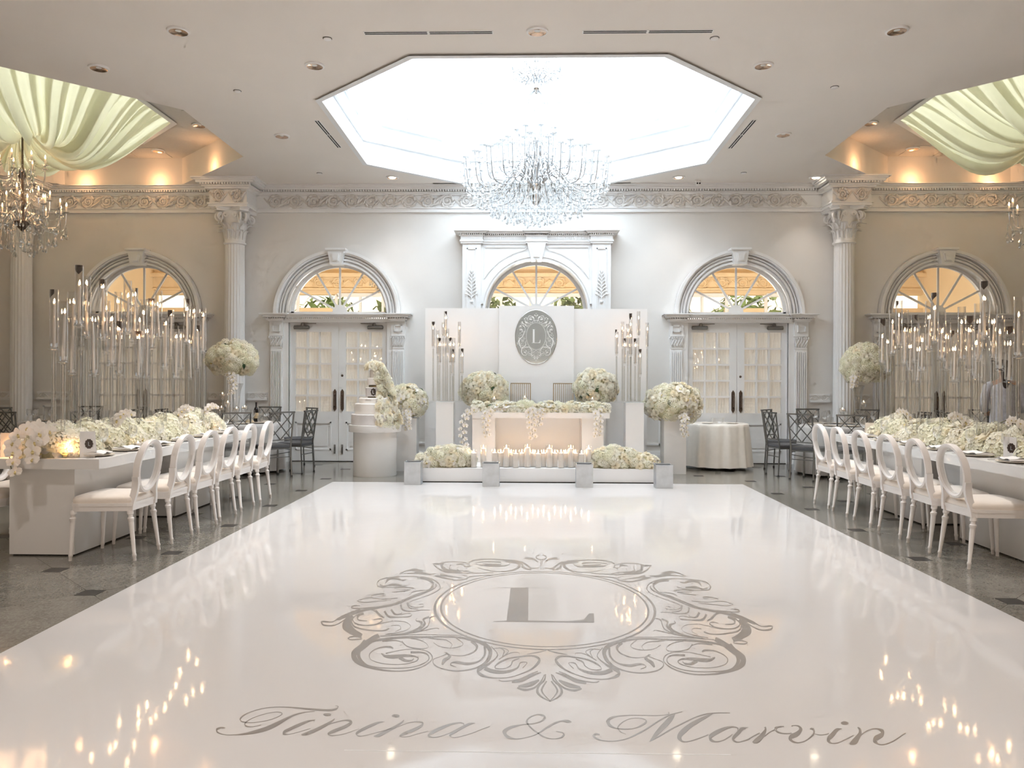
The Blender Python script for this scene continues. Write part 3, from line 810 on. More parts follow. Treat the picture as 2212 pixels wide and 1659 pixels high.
for k in range(30): link('scroll', bs, tb, Matrix.Translation((-8+k*.55, BY-.05, 4.1)) @ Matrix.Diagonal((1 if k%2 else -1,1,1,1)))
MB().box(FX0-.1, FX0, WY+.3, BY+.3, 0, 5.4).build('wall_beyond_left', 'backwall', kind='structure')
MB().box(FX1, FX1+.1, WY+.3, BY+.3, 0, 5.4).build('wall_beyond_right', 'backwall', kind='structure')
for x in (-7, -3.4, .1, 3.6, 7): lamp('back_room_fill', 'POINT', (x, 17.8, 2.1), 85, (1, .94, .89), .25)  # unseen fill points added behind the doors to light the far room
# garden trees beyond the far windows
leafcl = MB(); rr = random.Random(5)
for k in range(420):
    th = rr.uniform(0, 2*pi); ph = math.acos(rr.uniform(-1, 1)); r = rr.uniform(.6, 1.)
    p = Vector((r*math.sin(ph)*math.cos(th), r*math.sin(ph)*math.sin(th), r*math.cos(ph)))
    a = Vector((rr.uniform(-1,1), rr.uniform(-1,1), rr.uniform(-1,1))).normalized()*.16; b = a.cross(p).normalized()*.07
    leafcl.add([p-a, p+b, p+a, p-b], [(0,1,2,3)])
crown_me = leafcl.mesh('crown', 'hedge')
trunk_me = MB().tube([(0,0,0),(.05,0,.9),(0,.05,1.9),(.03,0,2.6)], [.14,.11,.09,.05], 8).mesh('trunk', 'trousers', smooth=True)
for k, (x, y, s) in enumerate([(-9.0,24.2,1.25),(-6.4,25.0,1.25),(-3.8,24.2,1.2),(-1.2,25.,1.25),(1.4,24.2,1.25),(4.0,25.,1.25),(6.6,24.2,1.25),(9.2,25.,1.25)]):
    t = thing('garden_tree', 'leafy green tree in the garden beyond the far room windows', 'tree', (x, y, 0), k, 'garden trees')
    link('trunk', trunk_me, t); link('crown', crown_me, t, Matrix.Translation((0,0,3.0)) @ Matrix.Diagonal((s,s,s,1)), kind='stuff')
MB().box(-16, 16, BY+.3, 32, -.2, -.02).build('garden_lawn', 'hedge', kind='structure')

# ---- traced print of the dance floor, in millimetres
TEXT=[
('T',[[(-859,3467,-859,3471),(-846,3460,-843,3464),(-849,3444,-842,3427),(-874,3432,-869,3411),(-918,3433,-914,3414),(-976,3440,-972,3423),(-1026,3448,-1023,3436),(-1083,3451,-1081,3444),(-1141,3445,-1139,3440),(-1191,3417,-1189,3412),(-1225,3376,-1220,3369),(-1233,3330,-1225,3323),(-1213,3294,-1214,3302),(-1180,3284,-1181,3289),(-1140,3292,-1141,3296),(-1098,3315,-1100,3320),(-1072,3349,-1075,3355),(-1065,3376,-1070,3378),(-1084,3397,-1083,3390),(-1116,3393,-1115,3389),(-1152,3368,-1150,3364),(-1182,3330,-1180,3325),(-1196,3286,-1190,3279),(-1179,3250,-1180,3260),(-1152,3245,-1153,3250),(-1133,3254,-1135,3258),(-1119,3262,-1122,3269)],[(-934,3409,-933,3405),(-976,3399,-973,3392),(-1010,3377,-1004,3364),(-1037,3343,-1026,3321),(-1066,3295,-1048,3262),(-1094,3252,-1076,3216),(-1129,3217,-1116,3187),(-1163,3190,-1156,3174),(-1202,3175,-1200,3169),(-1240,3176,-1239,3171),(-1275,3198,-1275,3189),(-1282,3215,-1293,3226),(-1273,3226,-1281,3243),(-1258,3232,-1260,3238)]]),
('i',[[(-906,3320,-906,3319),(-935,3319,-929,3302),(-964,3290,-952,3264),(-991,3250,-978,3225),(-1009,3215,-996,3196),(-1001,3182,-1000,3194),(-981,3180,-982,3185),(-963,3190,-964,3193),(-932,3213,-934,3217),(-904,3237,-906,3241)],[(-888,3375,-888,3376),(-880,3365,-886,3387),(-867,3361,-875,3391),(-856,3366,-861,3387),(-853,3376,-853,3377)]]),
('n',[[(-830,3339,-826,3333),(-837,3320,-829,3307),(-857,3285,-845,3260),(-884,3242,-871,3215),(-912,3207,-899,3179),(-928,3186,-925,3177)],[(-843,3271,-845,3275),(-821,3294,-823,3300),(-784,3316,-786,3325),(-755,3307,-756,3324),(-755,3305,-743,3286),(-775,3269,-763,3242),(-808,3232,-796,3206),(-823,3198,-813,3186),(-805,3174,-806,3182),(-785,3177,-786,3181),(-748,3196,-749,3200),(-720,3224,-721,3227),(-703,3240,-704,3243)]]),
('i',[[(-609,3313,-608,3311),(-635,3313,-630,3298),(-666,3286,-656,3262),(-696,3242,-685,3219),(-709,3204,-700,3194),(-695,3176,-695,3182),(-675,3175,-676,3179),(-642,3195,-643,3199),(-596,3227,-597,3231),(-569,3247,-570,3251)],[(-591,3371,-591,3372),(-584,3360,-587,3382),(-571,3356,-576,3387),(-559,3361,-563,3383),(-556,3372,-556,3373)]]),
('n',[[(-533,3334,-529,3328),(-540,3313,-534,3302),(-561,3276,-552,3255),(-590,3237,-580,3212),(-614,3199,-605,3173),(-630,3178,-628,3172)],[(-544,3264,-545,3267),(-513,3299,-515,3304),(-475,3314,-476,3321),(-451,3303,-448,3315),(-454,3287,-445,3269),(-484,3248,-475,3224),(-514,3215,-506,3194),(-526,3184,-519,3180),(-509,3170,-510,3175),(-486,3177,-487,3181),(-451,3204,-452,3208),(-414,3227,-416,3231)]]),
('a',[[(-272,3283,-274,3283),(-274,3308,-276,3298),(-296,3317,-295,3308),(-332,3304,-328,3286),(-374,3266,-366,3240),(-405,3223,-396,3201),(-411,3184,-404,3192),(-388,3171,-389,3178),(-361,3180,-363,3185),(-325,3212,-327,3217),(-297,3248,-299,3253)],[(-226,3311,-226,3309),(-252,3312,-248,3292),(-283,3276,-276,3254),(-311,3234,-303,3213),(-325,3194,-316,3191),(-306,3172,-307,3178),(-280,3181,-280,3186),(-231,3215,-232,3220),(-194,3251,-195,3257),(-163,3277,-165,3284)]]),
('&',[[(111,3240,112,3245),(134,3228,136,3237),(138,3214,146,3208),(125,3189,126,3180),(98,3178,98,3172),(68,3191,66,3183),(38,3229,35,3221),(7,3287,3,3278),(-5,3329,-14,3327),(2,3365,-1,3376),(30,3396,29,3405),(57,3388,60,3405),(63,3376,72,3370),(48,3340,51,3328),(13,3315,13,3308),(-36,3304,-35,3295),(-82,3283,-77,3258),(-109,3240,-92,3228),(-92,3180,-86,3202),(-57,3165,-57,3176),(-18,3177,-19,3183),(29,3208,28,3216),(74,3268,71,3282),(112,3314,109,3330),(140,3338,139,3349),(162,3325,165,3354),(179,3330,180,3337)]]),
('M',[[(605,3444,610,3448),(606,3431,607,3423),(586,3418,585,3412),(543,3411,542,3405),(488,3413,487,3407),(430,3412,429,3404),(380,3403,379,3392),(346,3385,349,3363),(327,3346,342,3342),(333,3298,343,3318),(359,3275,361,3285),(399,3268,400,3277),(438,3278,439,3286),(475,3305,473,3319),(499,3342,493,3348),(493,3375,490,3367),(465,3384,464,3378),(431,3376,431,3370),(398,3346,399,3338),(373,3305,377,3298),(367,3275,371,3278),(377,3243,379,3248),(395,3222,397,3226)],[(668,3454,668,3448),(639,3440,638,3431),(590,3405,590,3394),(534,3341,535,3330),(483,3278,485,3268),(433,3225,434,3214),(389,3185,389,3178),(339,3165,338,3159),(297,3169,296,3162),(273,3191,269,3178),(268,3209,258,3207),(273,3215,273,3231),(288,3214,289,3224)],[(634,3434,635,3430),(606,3404,615,3374),(572,3346,583,3312),(542,3294,552,3263),(512,3233,520,3211),(482,3163,483,3159)],[(490,3167,490,3175),(541,3218,540,3228),(595,3278,594,3288),(656,3337,656,3348),(718,3395,719,3405),(774,3429,775,3438),(825,3442,827,3448),(872,3441,874,3447)],[(798,3439,798,3434),(765,3415,765,3395),(716,3375,717,3343),(665,3321,669,3286),(618,3253,629,3225),(599,3194,617,3202),(614,3164,618,3173),(640,3166,641,3172),(681,3190,682,3197),(710,3211,710,3217),(732,3229,733,3235)]]),
('a',[[(862,3273,860,3274),(871,3299,865,3291),(854,3313,851,3301),(819,3306,817,3281),(771,3270,771,3237),(734,3225,742,3205),(727,3176,738,3194),(747,3164,749,3174),(778,3177,778,3183),(810,3207,809,3214),(832,3235,832,3241)],[(915,3306,914,3303),(885,3301,885,3276),(858,3265,863,3241),(824,3211,831,3197),(818,3175,826,3187),(834,3164,836,3172),(864,3176,865,3182),(891,3193,892,3199)],[(848,3171,848,3176),(882,3190,882,3197),(917,3222,917,3230),(947,3248,947,3257)]]),
('r',[[(980,3308,990,3313),(977,3288,984,3285),(958,3259,966,3240),(936,3228,941,3197),(913,3200,913,3161),(894,3172,893,3161)],[(957,3217,956,3224),(983,3249,983,3257),(1010,3275,1011,3284),(1022,3282,1023,3293)],[(1067,3319,1066,3315),(1049,3320,1046,3308),(1023,3305,1029,3292),(1018,3262,1026,3276),(1039,3247,1042,3256),(1062,3248,1065,3256),(1077,3253,1079,3260)]]),
('v',[[(1098,3315,1099,3325),(1108,3324,1111,3331),(1124,3319,1130,3330),(1121,3294,1135,3295),(1102,3270,1103,3237),(1067,3240,1067,3207),(1047,3198,1061,3206),(1054,3171,1062,3185),(1076,3166,1079,3174),(1108,3182,1109,3190),(1144,3217,1143,3227),(1172,3256,1168,3261),(1184,3294,1173,3283),(1177,3309,1170,3293),(1166,3298,1166,3289)],[(1169,3249,1171,3255),(1185,3240,1187,3246),(1209,3242,1211,3249),(1229,3252,1231,3262)]]),
('i',[[(1302,3305,1301,3302),(1277,3304,1274,3279),(1242,3264,1245,3236),(1211,3223,1217,3204),(1195,3182,1210,3196),(1207,3164,1211,3173),(1237,3173,1238,3179),(1277,3201,1278,3209),(1323,3237,1325,3246)],[(1317,3357,1317,3358),(1318,3347,1327,3369),(1328,3342,1340,3374),(1341,3347,1350,3369),(1351,3358,1351,3359)]]),
('n',[[(1368,3314,1375,3323),(1367,3294,1379,3302),(1353,3265,1362,3257),(1330,3236,1336,3213),(1305,3205,1304,3165),(1278,3170,1276,3158)],[(1347,3233,1347,3238),(1381,3268,1383,3277),(1418,3296,1422,3306),(1445,3300,1451,3312),(1449,3277,1469,3295),(1439,3263,1440,3235),(1405,3235,1404,3203),(1380,3189,1397,3200),(1388,3164,1395,3174),(1407,3160,1410,3168),(1444,3178,1446,3186),(1489,3214,1490,3222),(1528,3251,1530,3259),(1546,3265,1548,3273)]])]
FILI=[
[(-1171,5537,-1178,5551),(-1170,5651,-1179,5679),(-1091,5734,-1096,5759),(-951,5755,-955,5780),(-834,5709,-836,5739),(-759,5606,-758,5631),(-725,5500,-719,5503),(-727,5396,-721,5379),(-771,5284,-768,5269),(-837,5177,-833,5162),(-875,5098,-871,5087),(-862,5013,-862,5025),(-814,4977,-816,4992),(-768,5001,-772,5018),(-784,5065,-783,5051),(-811,5051,-809,5039)],
[(-1176,5535,-1173,5553),(-1143,5458,-1147,5486),(-1072,5446,-1075,5463),(-998,5463,-1004,5491),(-939,5529,-944,5545),(-955,5585,-957,5578)],
[(-1147,5508,-1151,5552),(-1107,5473,-1113,5502),(-1050,5499,-1063,5569),(-990,5501,-996,5541)],
[(-1114,5566,-1123,5585),(-1106,5655,-1123,5711),(-1067,5678,-1078,5753),(-1012,5634,-1018,5677),(-984,5660,-988,5684)],
[(-909,5684,-920,5759),(-856,5684,-862,5763),(-802,5602,-797,5662),(-782,5536,-768,5521),(-794,5397,-787,5373),(-850,5316,-843,5286),(-906,5205,-900,5181),(-987,5051,-981,5028),(-1071,4978,-1064,4950),(-1167,4906,-1158,4875)],
[(-761,5564,-750,5553),(-755,5468,-747,5446),(-805,5363,-795,5323),(-877,5242,-865,5199),(-953,5088,-941,5042),(-1038,5015,-1025,4964),(-1134,4940,-1120,4891),(-1196,4845,-1180,4799),(-1253,4724,-1243,4696)],
[(-1132,5190,-1135,5181),(-1147,5229,-1154,5245),(-1119,5265,-1125,5291),(-1071,5274,-1075,5301),(-1061,5261,-1057,5246),(-1094,5244,-1092,5234)],
[(-1222,5113,-1225,5123),(-1175,5177,-1178,5190),(-1125,5179,-1127,5192),(-1062,5154,-1065,5169),(-966,5181,-970,5201)],
[(-1222,5113,-1224,5123),(-1168,5076,-1170,5089),(-1095,5102,-1098,5117),(-1000,5131,-1003,5146)],
[(-1179,5015,-1175,4992),(-1192,5022,-1187,5003),(-1228,5008,-1219,4981),(-1218,4946,-1220,4972),(-1180,4939,-1184,4958),(-1120,4948,-1126,4976),(-1067,4962,-1073,4990)],
[(-1323,4636,-1335,4652),(-1327,4661,-1335,4690),(-1267,4657,-1273,4677),(-1240,4740,-1251,4767),(-1190,4817,-1209,4871),(-1149,4904,-1164,4947)],
[(-1328,4632,-1330,4656),(-1296,4589,-1302,4617),(-1238,4595,-1245,4615),(-1207,4681,-1214,4699),(-1182,4781,-1198,4817)],
[(-1192,4820,-1167,4779),(-1209,4723,-1153,4659),(-1180,4551,-1147,4624),(-1106,4442,-1107,4539),(-1038,4379,-1042,4453)],
[(-1159,4830,-1150,4815),(-1165,4737,-1158,4732),(-1129,4640,-1130,4661),(-1067,4601,-1071,4621),(-1001,4626,-1005,4642),(-972,4690,-981,4705),(-999,4748,-996,4731),(-1034,4723,-1031,4711)],
[(-1126,4867,-1112,4826),(-1154,4819,-1132,4783),(-1124,4703,-1124,4725),(-1066,4688,-1068,4701)],
[(-1087,4913,-1090,4943),(-1054,4875,-1054,4913),(-1010,4787,-1009,4823),(-975,4754,-975,4770)],
[(-1003,4882,-997,4911),(-951,4764,-954,4805),(-883,4765,-886,4787),(-825,4780,-829,4798),(-819,4837,-821,4830),(-851,4861,-849,4850),(-886,4826,-884,4815)],
[(-968,4917,-963,4948),(-920,4814,-921,4847),(-886,4832,-892,4853),(-885,4872,-891,4882)],
[(-927,5032,-917,5051),(-888,4909,-888,4937),(-822,4893,-825,4911),(-771,4920,-773,4934),(-717,4924,-718,4933)],
[(-892,5082,-882,5101),(-855,4961,-854,4981),(-794,4929,-795,4947)],
[(-1161,4671,-1157,4688),(-1112,4565,-1114,4591),(-1017,4509,-1020,4533),(-939,4504,-944,4523),(-906,4543,-916,4565),(-927,4579,-927,4568)],
[(-1107,4609,-1112,4629),(-1022,4603,-1026,4619),(-967,4648,-970,4661),(-910,4693,-912,4704)],
[(-903,4692,-905,4705),(-835,4674,-836,4686),(-794,4607,-791,4610),(-802,4543,-799,4533),(-845,4495,-841,4480),(-912,4454,-909,4440)],
[(-906,4599,-909,4611),(-864,4611,-865,4622),(-844,4559,-840,4554),(-865,4502,-861,4492)],
[(-779,4761,-772,4752),(-777,4706,-774,4721),(-743,4662,-731,4683),(-742,4586,-730,4554),(-795,4493,-788,4467),(-880,4448,-876,4429)],
[(-711,4807,-703,4776),(-740,4747,-726,4725),(-723,4661,-707,4643),(-735,4540,-725,4520)],
[(-667,4815,-663,4794),(-701,4778,-694,4762),(-695,4678,-688,4670),(-701,4580,-695,4563),(-762,4488,-759,4473)],
[(-619,4559,-620,4548),(-635,4579,-634,4567),(-671,4560,-668,4544),(-762,4488,-759,4473),(-878,4437,-875,4422)],
[(-934,4410,-937,4425),(-815,4435,-817,4446),(-694,4448,-695,4460),(-570,4443,-571,4454),(-446,4434,-447,4452)],
[(-1032,4387,-1031,4368),(-1058,4414,-1055,4395),(-1095,4413,-1090,4394),(-1111,4375,-1104,4375),(-1079,4341,-1083,4363),(-1027,4357,-1031,4372)],
[(-956,4461,-932,4394),(-980,4415,-950,4345),(-1016,4282,-979,4206),(-1038,4167,-1000,4116),(-1008,4043,-993,4079),(-952,3961,-954,4008),(-861,3905,-864,3934),(-780,3884,-782,3901),(-699,3891,-703,3908),(-635,3941,-639,3957),(-600,4019,-606,4033),(-597,4091,-602,4089),(-625,4168,-627,4157),(-673,4207,-672,4199),(-744,4213,-743,4205),(-799,4187,-796,4177),(-855,4145,-852,4132)],
[(-1015,4359,-1001,4342),(-1016,4201,-992,4184),(-980,4052,-970,4072),(-916,3963,-917,3977),(-842,3929,-844,3941),(-732,3925,-734,3937),(-660,3957,-663,3969),(-613,4036,-619,4047),(-625,4127,-628,4115),(-668,4174,-665,4148),(-727,4176,-722,4143)],
[(-826,4227,-826,4203),(-851,4256,-846,4225),(-902,4238,-897,4222),(-936,4167,-930,4155),(-933,4094,-929,4096),(-901,4028,-902,4037),(-831,3984,-832,3993),(-741,3979,-743,3988),(-679,4017,-683,4031),(-668,4073,-674,4070),(-699,4115,-697,4090),(-754,4130,-747,4088),(-810,4120,-800,4063),(-848,4117,-844,4079),(-876,4145,-877,4131)],
[(-771,4060,-768,4109),(-732,4018,-735,4058),(-698,4028,-703,4049),(-691,4066,-696,4075)],
[(-977,4272,-993,4323),(-941,4326,-950,4361),(-864,4364,-872,4401),(-771,4386,-777,4423),(-686,4392,-690,4422),(-596,4408,-599,4430),(-504,4398,-506,4428),(-423,4357,-423,4400),(-355,4291,-349,4344),(-315,4202,-296,4228),(-314,4095,-295,4070),(-336,4001,-329,3976),(-385,3936,-382,3919),(-458,3910,-457,3895),(-531,3937,-531,3923),(-577,3994,-580,3983),(-588,4054,-592,4062),(-560,4094,-562,4103),(-529,4135,-534,4146),(-545,4170,-546,4160)],
[(-541,4156,-538,4174),(-520,4111,-502,4106),(-542,4063,-523,4026),(-541,3988,-532,3977)],
[(-343,4265,-331,4265),(-335,4137,-324,4124),(-360,4044,-355,4024),(-413,4020,-409,3983),(-464,4040,-462,4006),(-492,4021,-488,4007),(-494,3979,-491,3988),(-462,3950,-462,3959)],
[(-420,4332,-410,4371),(-385,4259,-372,4268),(-393,4188,-387,4168),(-444,4125,-442,4112),(-507,4130,-506,4120)],
[(-504,4387,-502,4402),(-462,4311,-458,4317),(-469,4267,-466,4255),(-518,4239,-517,4228),(-579,4262,-579,4253),(-622,4322,-622,4313)],
[(-677,4404,-678,4429),(-623,4369,-625,4394),(-561,4358,-561,4372),(-519,4292,-516,4297),(-524,4227,-521,4223)],
[(-801,4333,-799,4346),(-756,4244,-756,4260),(-685,4213,-687,4226),(-640,4235,-643,4241),(-662,4312,-663,4303),(-706,4367,-706,4353),(-759,4393,-758,4379)],
[(-905,4321,-911,4350),(-830,4338,-833,4356),(-782,4291,-779,4299),(-801,4271,-799,4265)],
[(-304,4262,-300,4270),(-264,4134,-258,4132),(-304,4017,-296,3993),(-353,3947,-337,3910),(-345,3855,-338,3886),(-291,3814,-290,3831),(-216,3812,-217,3823),(-153,3849,-154,3860),(-82,3926,-86,3946),(-39,4035,-51,4053),(-46,4113,-54,4085),(-84,4143,-84,4117),(-147,4122,-146,4102),(-210,4089,-206,4068),(-259,4016,-253,3997),(-266,3938,-263,3953),(-220,3934,-221,3945),(-187,3980,-191,3991),(-176,4039,-182,4056),(-145,4081,-147,4095)],
[(-321,3919,-317,3969),(-274,3876,-273,3927),(-207,3876,-210,3916),(-153,3939,-158,3959),(-138,4017,-141,4033),(-108,4024,-104,4029),(-130,3954,-126,3946)],
[(-242,3784,-241,3795),(-215,3768,-215,3779),(-142,3802,-143,3810),(-83,3873,-85,3883),(-51,3903,-52,3914)],
[(-288,4227,-289,4237),(-242,4235,-242,4249),(-208,4198,-204,4204),(-224,4141,-219,4127),(-254,4074,-251,4063)],
[(-261,4246,-259,4255),(-232,4197,-226,4203),(-239,4103,-235,4099)],
[(-236,4095,-238,4107),(-192,4161,-194,4174),(-153,4173,-153,4181),(-148,4143,-146,4146)],
[(-177,3753,-179,3774),(-128,3769,-135,3816),(-82,3833,-87,3867),(-35,3887,-37,3901)],
[(-152,3688,-150,3708),(-115,3662,-115,3685),(-67,3691,-71,3711),(-35,3777,-40,3787),(-18,3863,-22,3868)],
[(-145,3701,-147,3722),(-86,3712,-93,3768),(-46,3785,-49,3805)],
[(-17,3874,-12,3872),(-25,3801,-18,3791),(-53,3734,-44,3721),(-62,3646,-51,3654),(-37,3581,-33,3595),(0,3542,2,3551)],
[(-14,3787,-8,3778),(-41,3677,-32,3675),(-22,3596,-18,3605),(0,3550,2,3555)],
[(-107,4151,-107,4157),(-49,4172,-50,4189),(-2,4211,-2,4221)],
[(-859,6171,-861,6193),(-794,6137,-802,6195),(-759,6208,-763,6237),(-659,6233,-661,6256),(-586,6178,-586,6205),(-566,6110,-559,6094),(-594,6103,-594,6063),(-620,6204,-618,6140),(-670,6170,-666,6134)],
[(-850,6154,-848,6174),(-799,6008,-798,6038),(-728,5894,-731,5952),(-642,5873,-646,5912),(-520,5867,-521,5893),(-366,5889,-367,5915)],
[(-791,6155,-772,6178),(-759,5994,-755,6056),(-681,5925,-683,5958),(-613,5910,-616,5944)],
[(-715,6138,-704,6127),(-706,5992,-704,6026),(-624,5930,-625,5957)],
[(-649,6087,-640,6076),(-644,5965,-643,5989),(-565,5919,-566,5939)],
[(-578,6057,-571,6040),(-585,5954,-584,5970),(-513,5887,-514,5907)],
[(-549,6088,-555,6081),(-568,6216,-576,6243),(-507,6307,-511,6345),(-404,6333,-406,6364),(-299,6296,-298,6333),(-256,6215,-249,6229),(-277,6148,-274,6113),(-369,6130,-367,6088),(-480,6159,-480,6123),(-516,6201,-522,6224),(-452,6241,-453,6263),(-331,6216,-330,6260),(-330,6186,-326,6143),(-414,6190,-412,6132),(-467,6210,-466,6181)],
[(-289,6247,-289,6345),(-204,6197,-198,6288),(-185,6146,-163,6121),(-216,6014,-211,5970),(-287,5952,-286,5925),(-386,5962,-385,5942),(-491,6060,-491,6043)],
[(-222,6289,-218,6345),(-162,6181,-153,6233),(-144,6035,-135,6093),(-82,5980,-80,6013)],
[(-14,6535,-11,6506),(-43,6471,-36,6448),(-38,6369,-34,6394),(-7,6329,-4,6359)],
[(-8,6343,-3,6344),(-10,5999,-5,6000)],
[(-134,6359,-132,6436),(-65,6332,-60,6390),(-31,6237,-26,6261)],
[(-22,6082,-22,6054),(-79,6072,-82,6025),(-120,6193,-126,6150),(-165,6301,-170,6262)],
[(-1060,5836,-1065,5853),(-1048,5866,-1054,5890),(-1009,5927,-1017,5967),(-960,5922,-972,6010),(-894,5917,-897,5951)],
[(-1044,5835,-1048,5855),(-964,5845,-971,5884),(-916,5840,-926,5926),(-846,5807,-853,5865),(-793,5838,-797,5870)],
[(-794,5773,-797,5805),(-751,5740,-755,5809),(-690,5692,-692,5735),(-622,5654,-624,5684),(-561,5690,-565,5714),(-551,5789,-555,5774),(-598,5838,-597,5819)],
[(-758,5804,-763,5874),(-698,5770,-700,5815),(-614,5735,-615,5760),(-580,5708,-580,5726)],
[(-550,5663,-555,5680),(-534,5754,-538,5778),(-474,5791,-475,5810),(-363,5827,-364,5846)],
[(-1030,5425,-1033,5441),(-966,5447,-971,5481),(-896,5428,-896,5447),(-938,5416,-935,5400),(-1013,5411,-1011,5400)],
[(-1027,5325,-1032,5346),(-949,5349,-956,5382),(-911,5387,-914,5403)],
[(-898,5305,-902,5320),(-868,5355,-873,5382),(-792,5392,-794,5406)]]
# ---- candle stands: x, y, cup, chimney top, flame
STL=[(-4.11,6.7,1.71,2.22,2.11),(-3.86,6.42,1.59,2.09,2.0),(-4.12,6.98,1.49,2.23,2.14),(-3.89,6.7,1.91,2.43,2.27),(-4.05,7.1,1.84,2.39,2.32),(-3.95,7.04,1.49,2.03,1.98),(-3.99,7.26,1.83,2.38,2.31),(-4.12,7.56,1.71,2.21,2.13),(-3.89,7.23,1.58,2.07,2.0),(-4.05,7.66,1.49,2.02,1.94),(-4.12,7.78,1.8,2.32,2.22),(-3.89,7.52,1.9,2.4,2.25),(-4.05,7.96,1.83,2.38,2.31),(-3.95,7.88,1.59,2.12,2.04),(-3.99,8.1,1.47,2.01,1.94),(-4.12,8.47,1.79,2.33,2.27),(-4.11,8.62,1.91,2.43,2.27),(-3.86,8.24,1.57,2.09,2.03),(-4.12,8.93,1.7,2.24,2.19),(-3.89,8.56,1.47,2.0,1.91),(-4.05,9.04,1.57,2.07,1.94),(-3.95,8.97,1.87,2.38,2.25),(-3.99,9.24,1.79,2.32,2.25),(-4.12,9.46,1.46,2.0,1.9),(-4.11,9.65,1.57,2.12,2.06),(-3.86,9.2,1.77,2.29,2.2),(-4.12,8.3,1.77,2.3,2.15),(-3.89,7.73,1.47,1.93,1.86)]
STR=[(4.08,9.22,1.65,2.17,1.96),(4.33,9.63,1.55,2.11,1.92),(4.07,8.94,1.76,2.26,2.11),(4.3,9.28,1.87,2.39,2.21),(4.14,8.79,1.65,2.24,2.01),(4.24,8.88,1.56,2.05,1.83),(4.2,8.7,1.67,2.18,2.01),(4.07,8.27,1.56,2.06,1.87),(4.08,8.15,1.77,2.27,2.1),(4.33,8.53,1.87,2.4,2.23),(4.07,7.88,1.66,2.14,1.94),(4.3,8.22,1.56,2.06,1.9),(4.14,7.78,1.45,1.95,1.76),(4.08,8.37,1.45,1.92,1.78),(4.33,8.0,1.67,2.2,2.04),(4.26,7.73,1.56,2.09,1.94),(4.08,7.26,1.65,2.16,1.99),(4.14,7.4,1.48,1.94,1.8),(4.07,7.15,1.85,2.35,2.19),(4.3,7.41,1.66,2.17,2.0),(4.14,7.03,1.55,2.03,1.88),(4.24,7.07,1.45,1.94,1.78),(4.2,6.87,1.66,2.18,2.02)]
CLL=[(-1.51,12.24,1.96,2.36),(-1.46,12.41,1.85,2.24),(-1.42,12.33,1.71,2.11),(-1.36,12.29,2.13,2.35),(-1.34,12.43,2.13,2.54),(-1.29,12.24,1.86,2.25),(-1.26,12.41,1.71,2.12),(-1.2,12.33,1.71,2.11),(-1.21,12.29,1.54,1.93),(-1.12,12.43,1.97,2.37),(-1.06,12.24,1.54,1.94)]
CLR=[(1.34,12.24,1.85,2.24),(1.45,12.41,1.97,2.37),(1.47,12.33,1.7,2.11),(1.52,12.29,1.94,2.33),(1.58,12.43,1.85,2.51),(1.56,12.24,1.84,2.25),(1.65,12.41,1.7,2.11),(1.69,12.33,2.14,2.53),(1.71,12.29,1.53,1.94),(1.84,12.43,1.97,2.36)]

# ================================================================ DANCE FLOOR
df = thing('dance_floor', 'white high-gloss vinyl dance floor printed with silver crest and names', 'dance floor')
MB().box(DFX0, DFX1, DFY0, DFY1, .0005, .004).build('vinyl_sheet', 'vinyl', df)
def stroke(mb, S, z, fx=lambda p: p, n=5):
    P = catmull(S, n)
    mb.ribbon([fx((a/1000., b/1000.)) for a, b, c, d in P], [fx((c/1000., d/1000.)) for a, b, c, d in P], z)
names = {'&': 'ampersand'}
for ch, strokes in TEXT:
    mb = MB()
    for k, S in enumerate(strokes): stroke(mb, S, .0048 + .00006*k)
    mb.build('letter', 'vinyl_print', df)
def letter_L(fx, z):
    """serif capital L in the same plane as the crest"""
    mb = MB()
    def q(*P): mb.add([(*fx(p), z) for p in P], [tuple(range(len(P)))])
    q((-.315,.39-.006),(-.315,.39),(-.02,.39),(-.02,.384))                     # top serif
    q((-.22,.384),(-.115,.384),(-.102,.372),(-.102,-.36),(-.232,-.36),(-.225,.372))   # stem
    q((-.31,-.385),(-.31,-.378),(-.232,-.36),(.14,-.36),(.235,-.325),(.275,-.2),(.305,-.2),(.292,-.385))  # foot with raised tip
    return mb
def crest(fx, z):
    mb = MB()
    for k, S in enumerate(FILI):
        for s in (-1, 1):
            P = [(a*-s, b, c*-s, d) for a, b, c, d in S] if s > 0 else S
            stroke(mb, P, z + .00002*(k % 9), fx, 4)
    for a, b, wd in ((.709,.871,.016),(.668,.825,.013)):
        N = 72
        L = [fx((a*math.cos(2*pi*i/N), 5.09+b*math.sin(2*pi*i/N))) for i in range(N+1)]; R = [fx(((a-wd)*math.cos(2*pi*i/N), 5.09+(b-wd)*math.sin(2*pi*i/N))) for i in range(N+1)]
        mb.ribbon(L, R, z)
    return mb
crest(lambda p: (p[0]+.095, p[1]), .0046).build('crest_filigree', 'vinyl_print', df)
letter_L(lambda p: (p[0]+.095, p[1]+5.09), .0048).build('letter', 'vinyl_print', df)
mb = MB()       # seams and scuff of the vinyl near the names
mb.add([(-.72,3.052,.0046),(.78,3.058,.0046),(.78,3.062,.0046),(-.72,3.055,.0046)], [(0,1,2,3)])
mb.build('vinyl_seam', 'white_print', df)

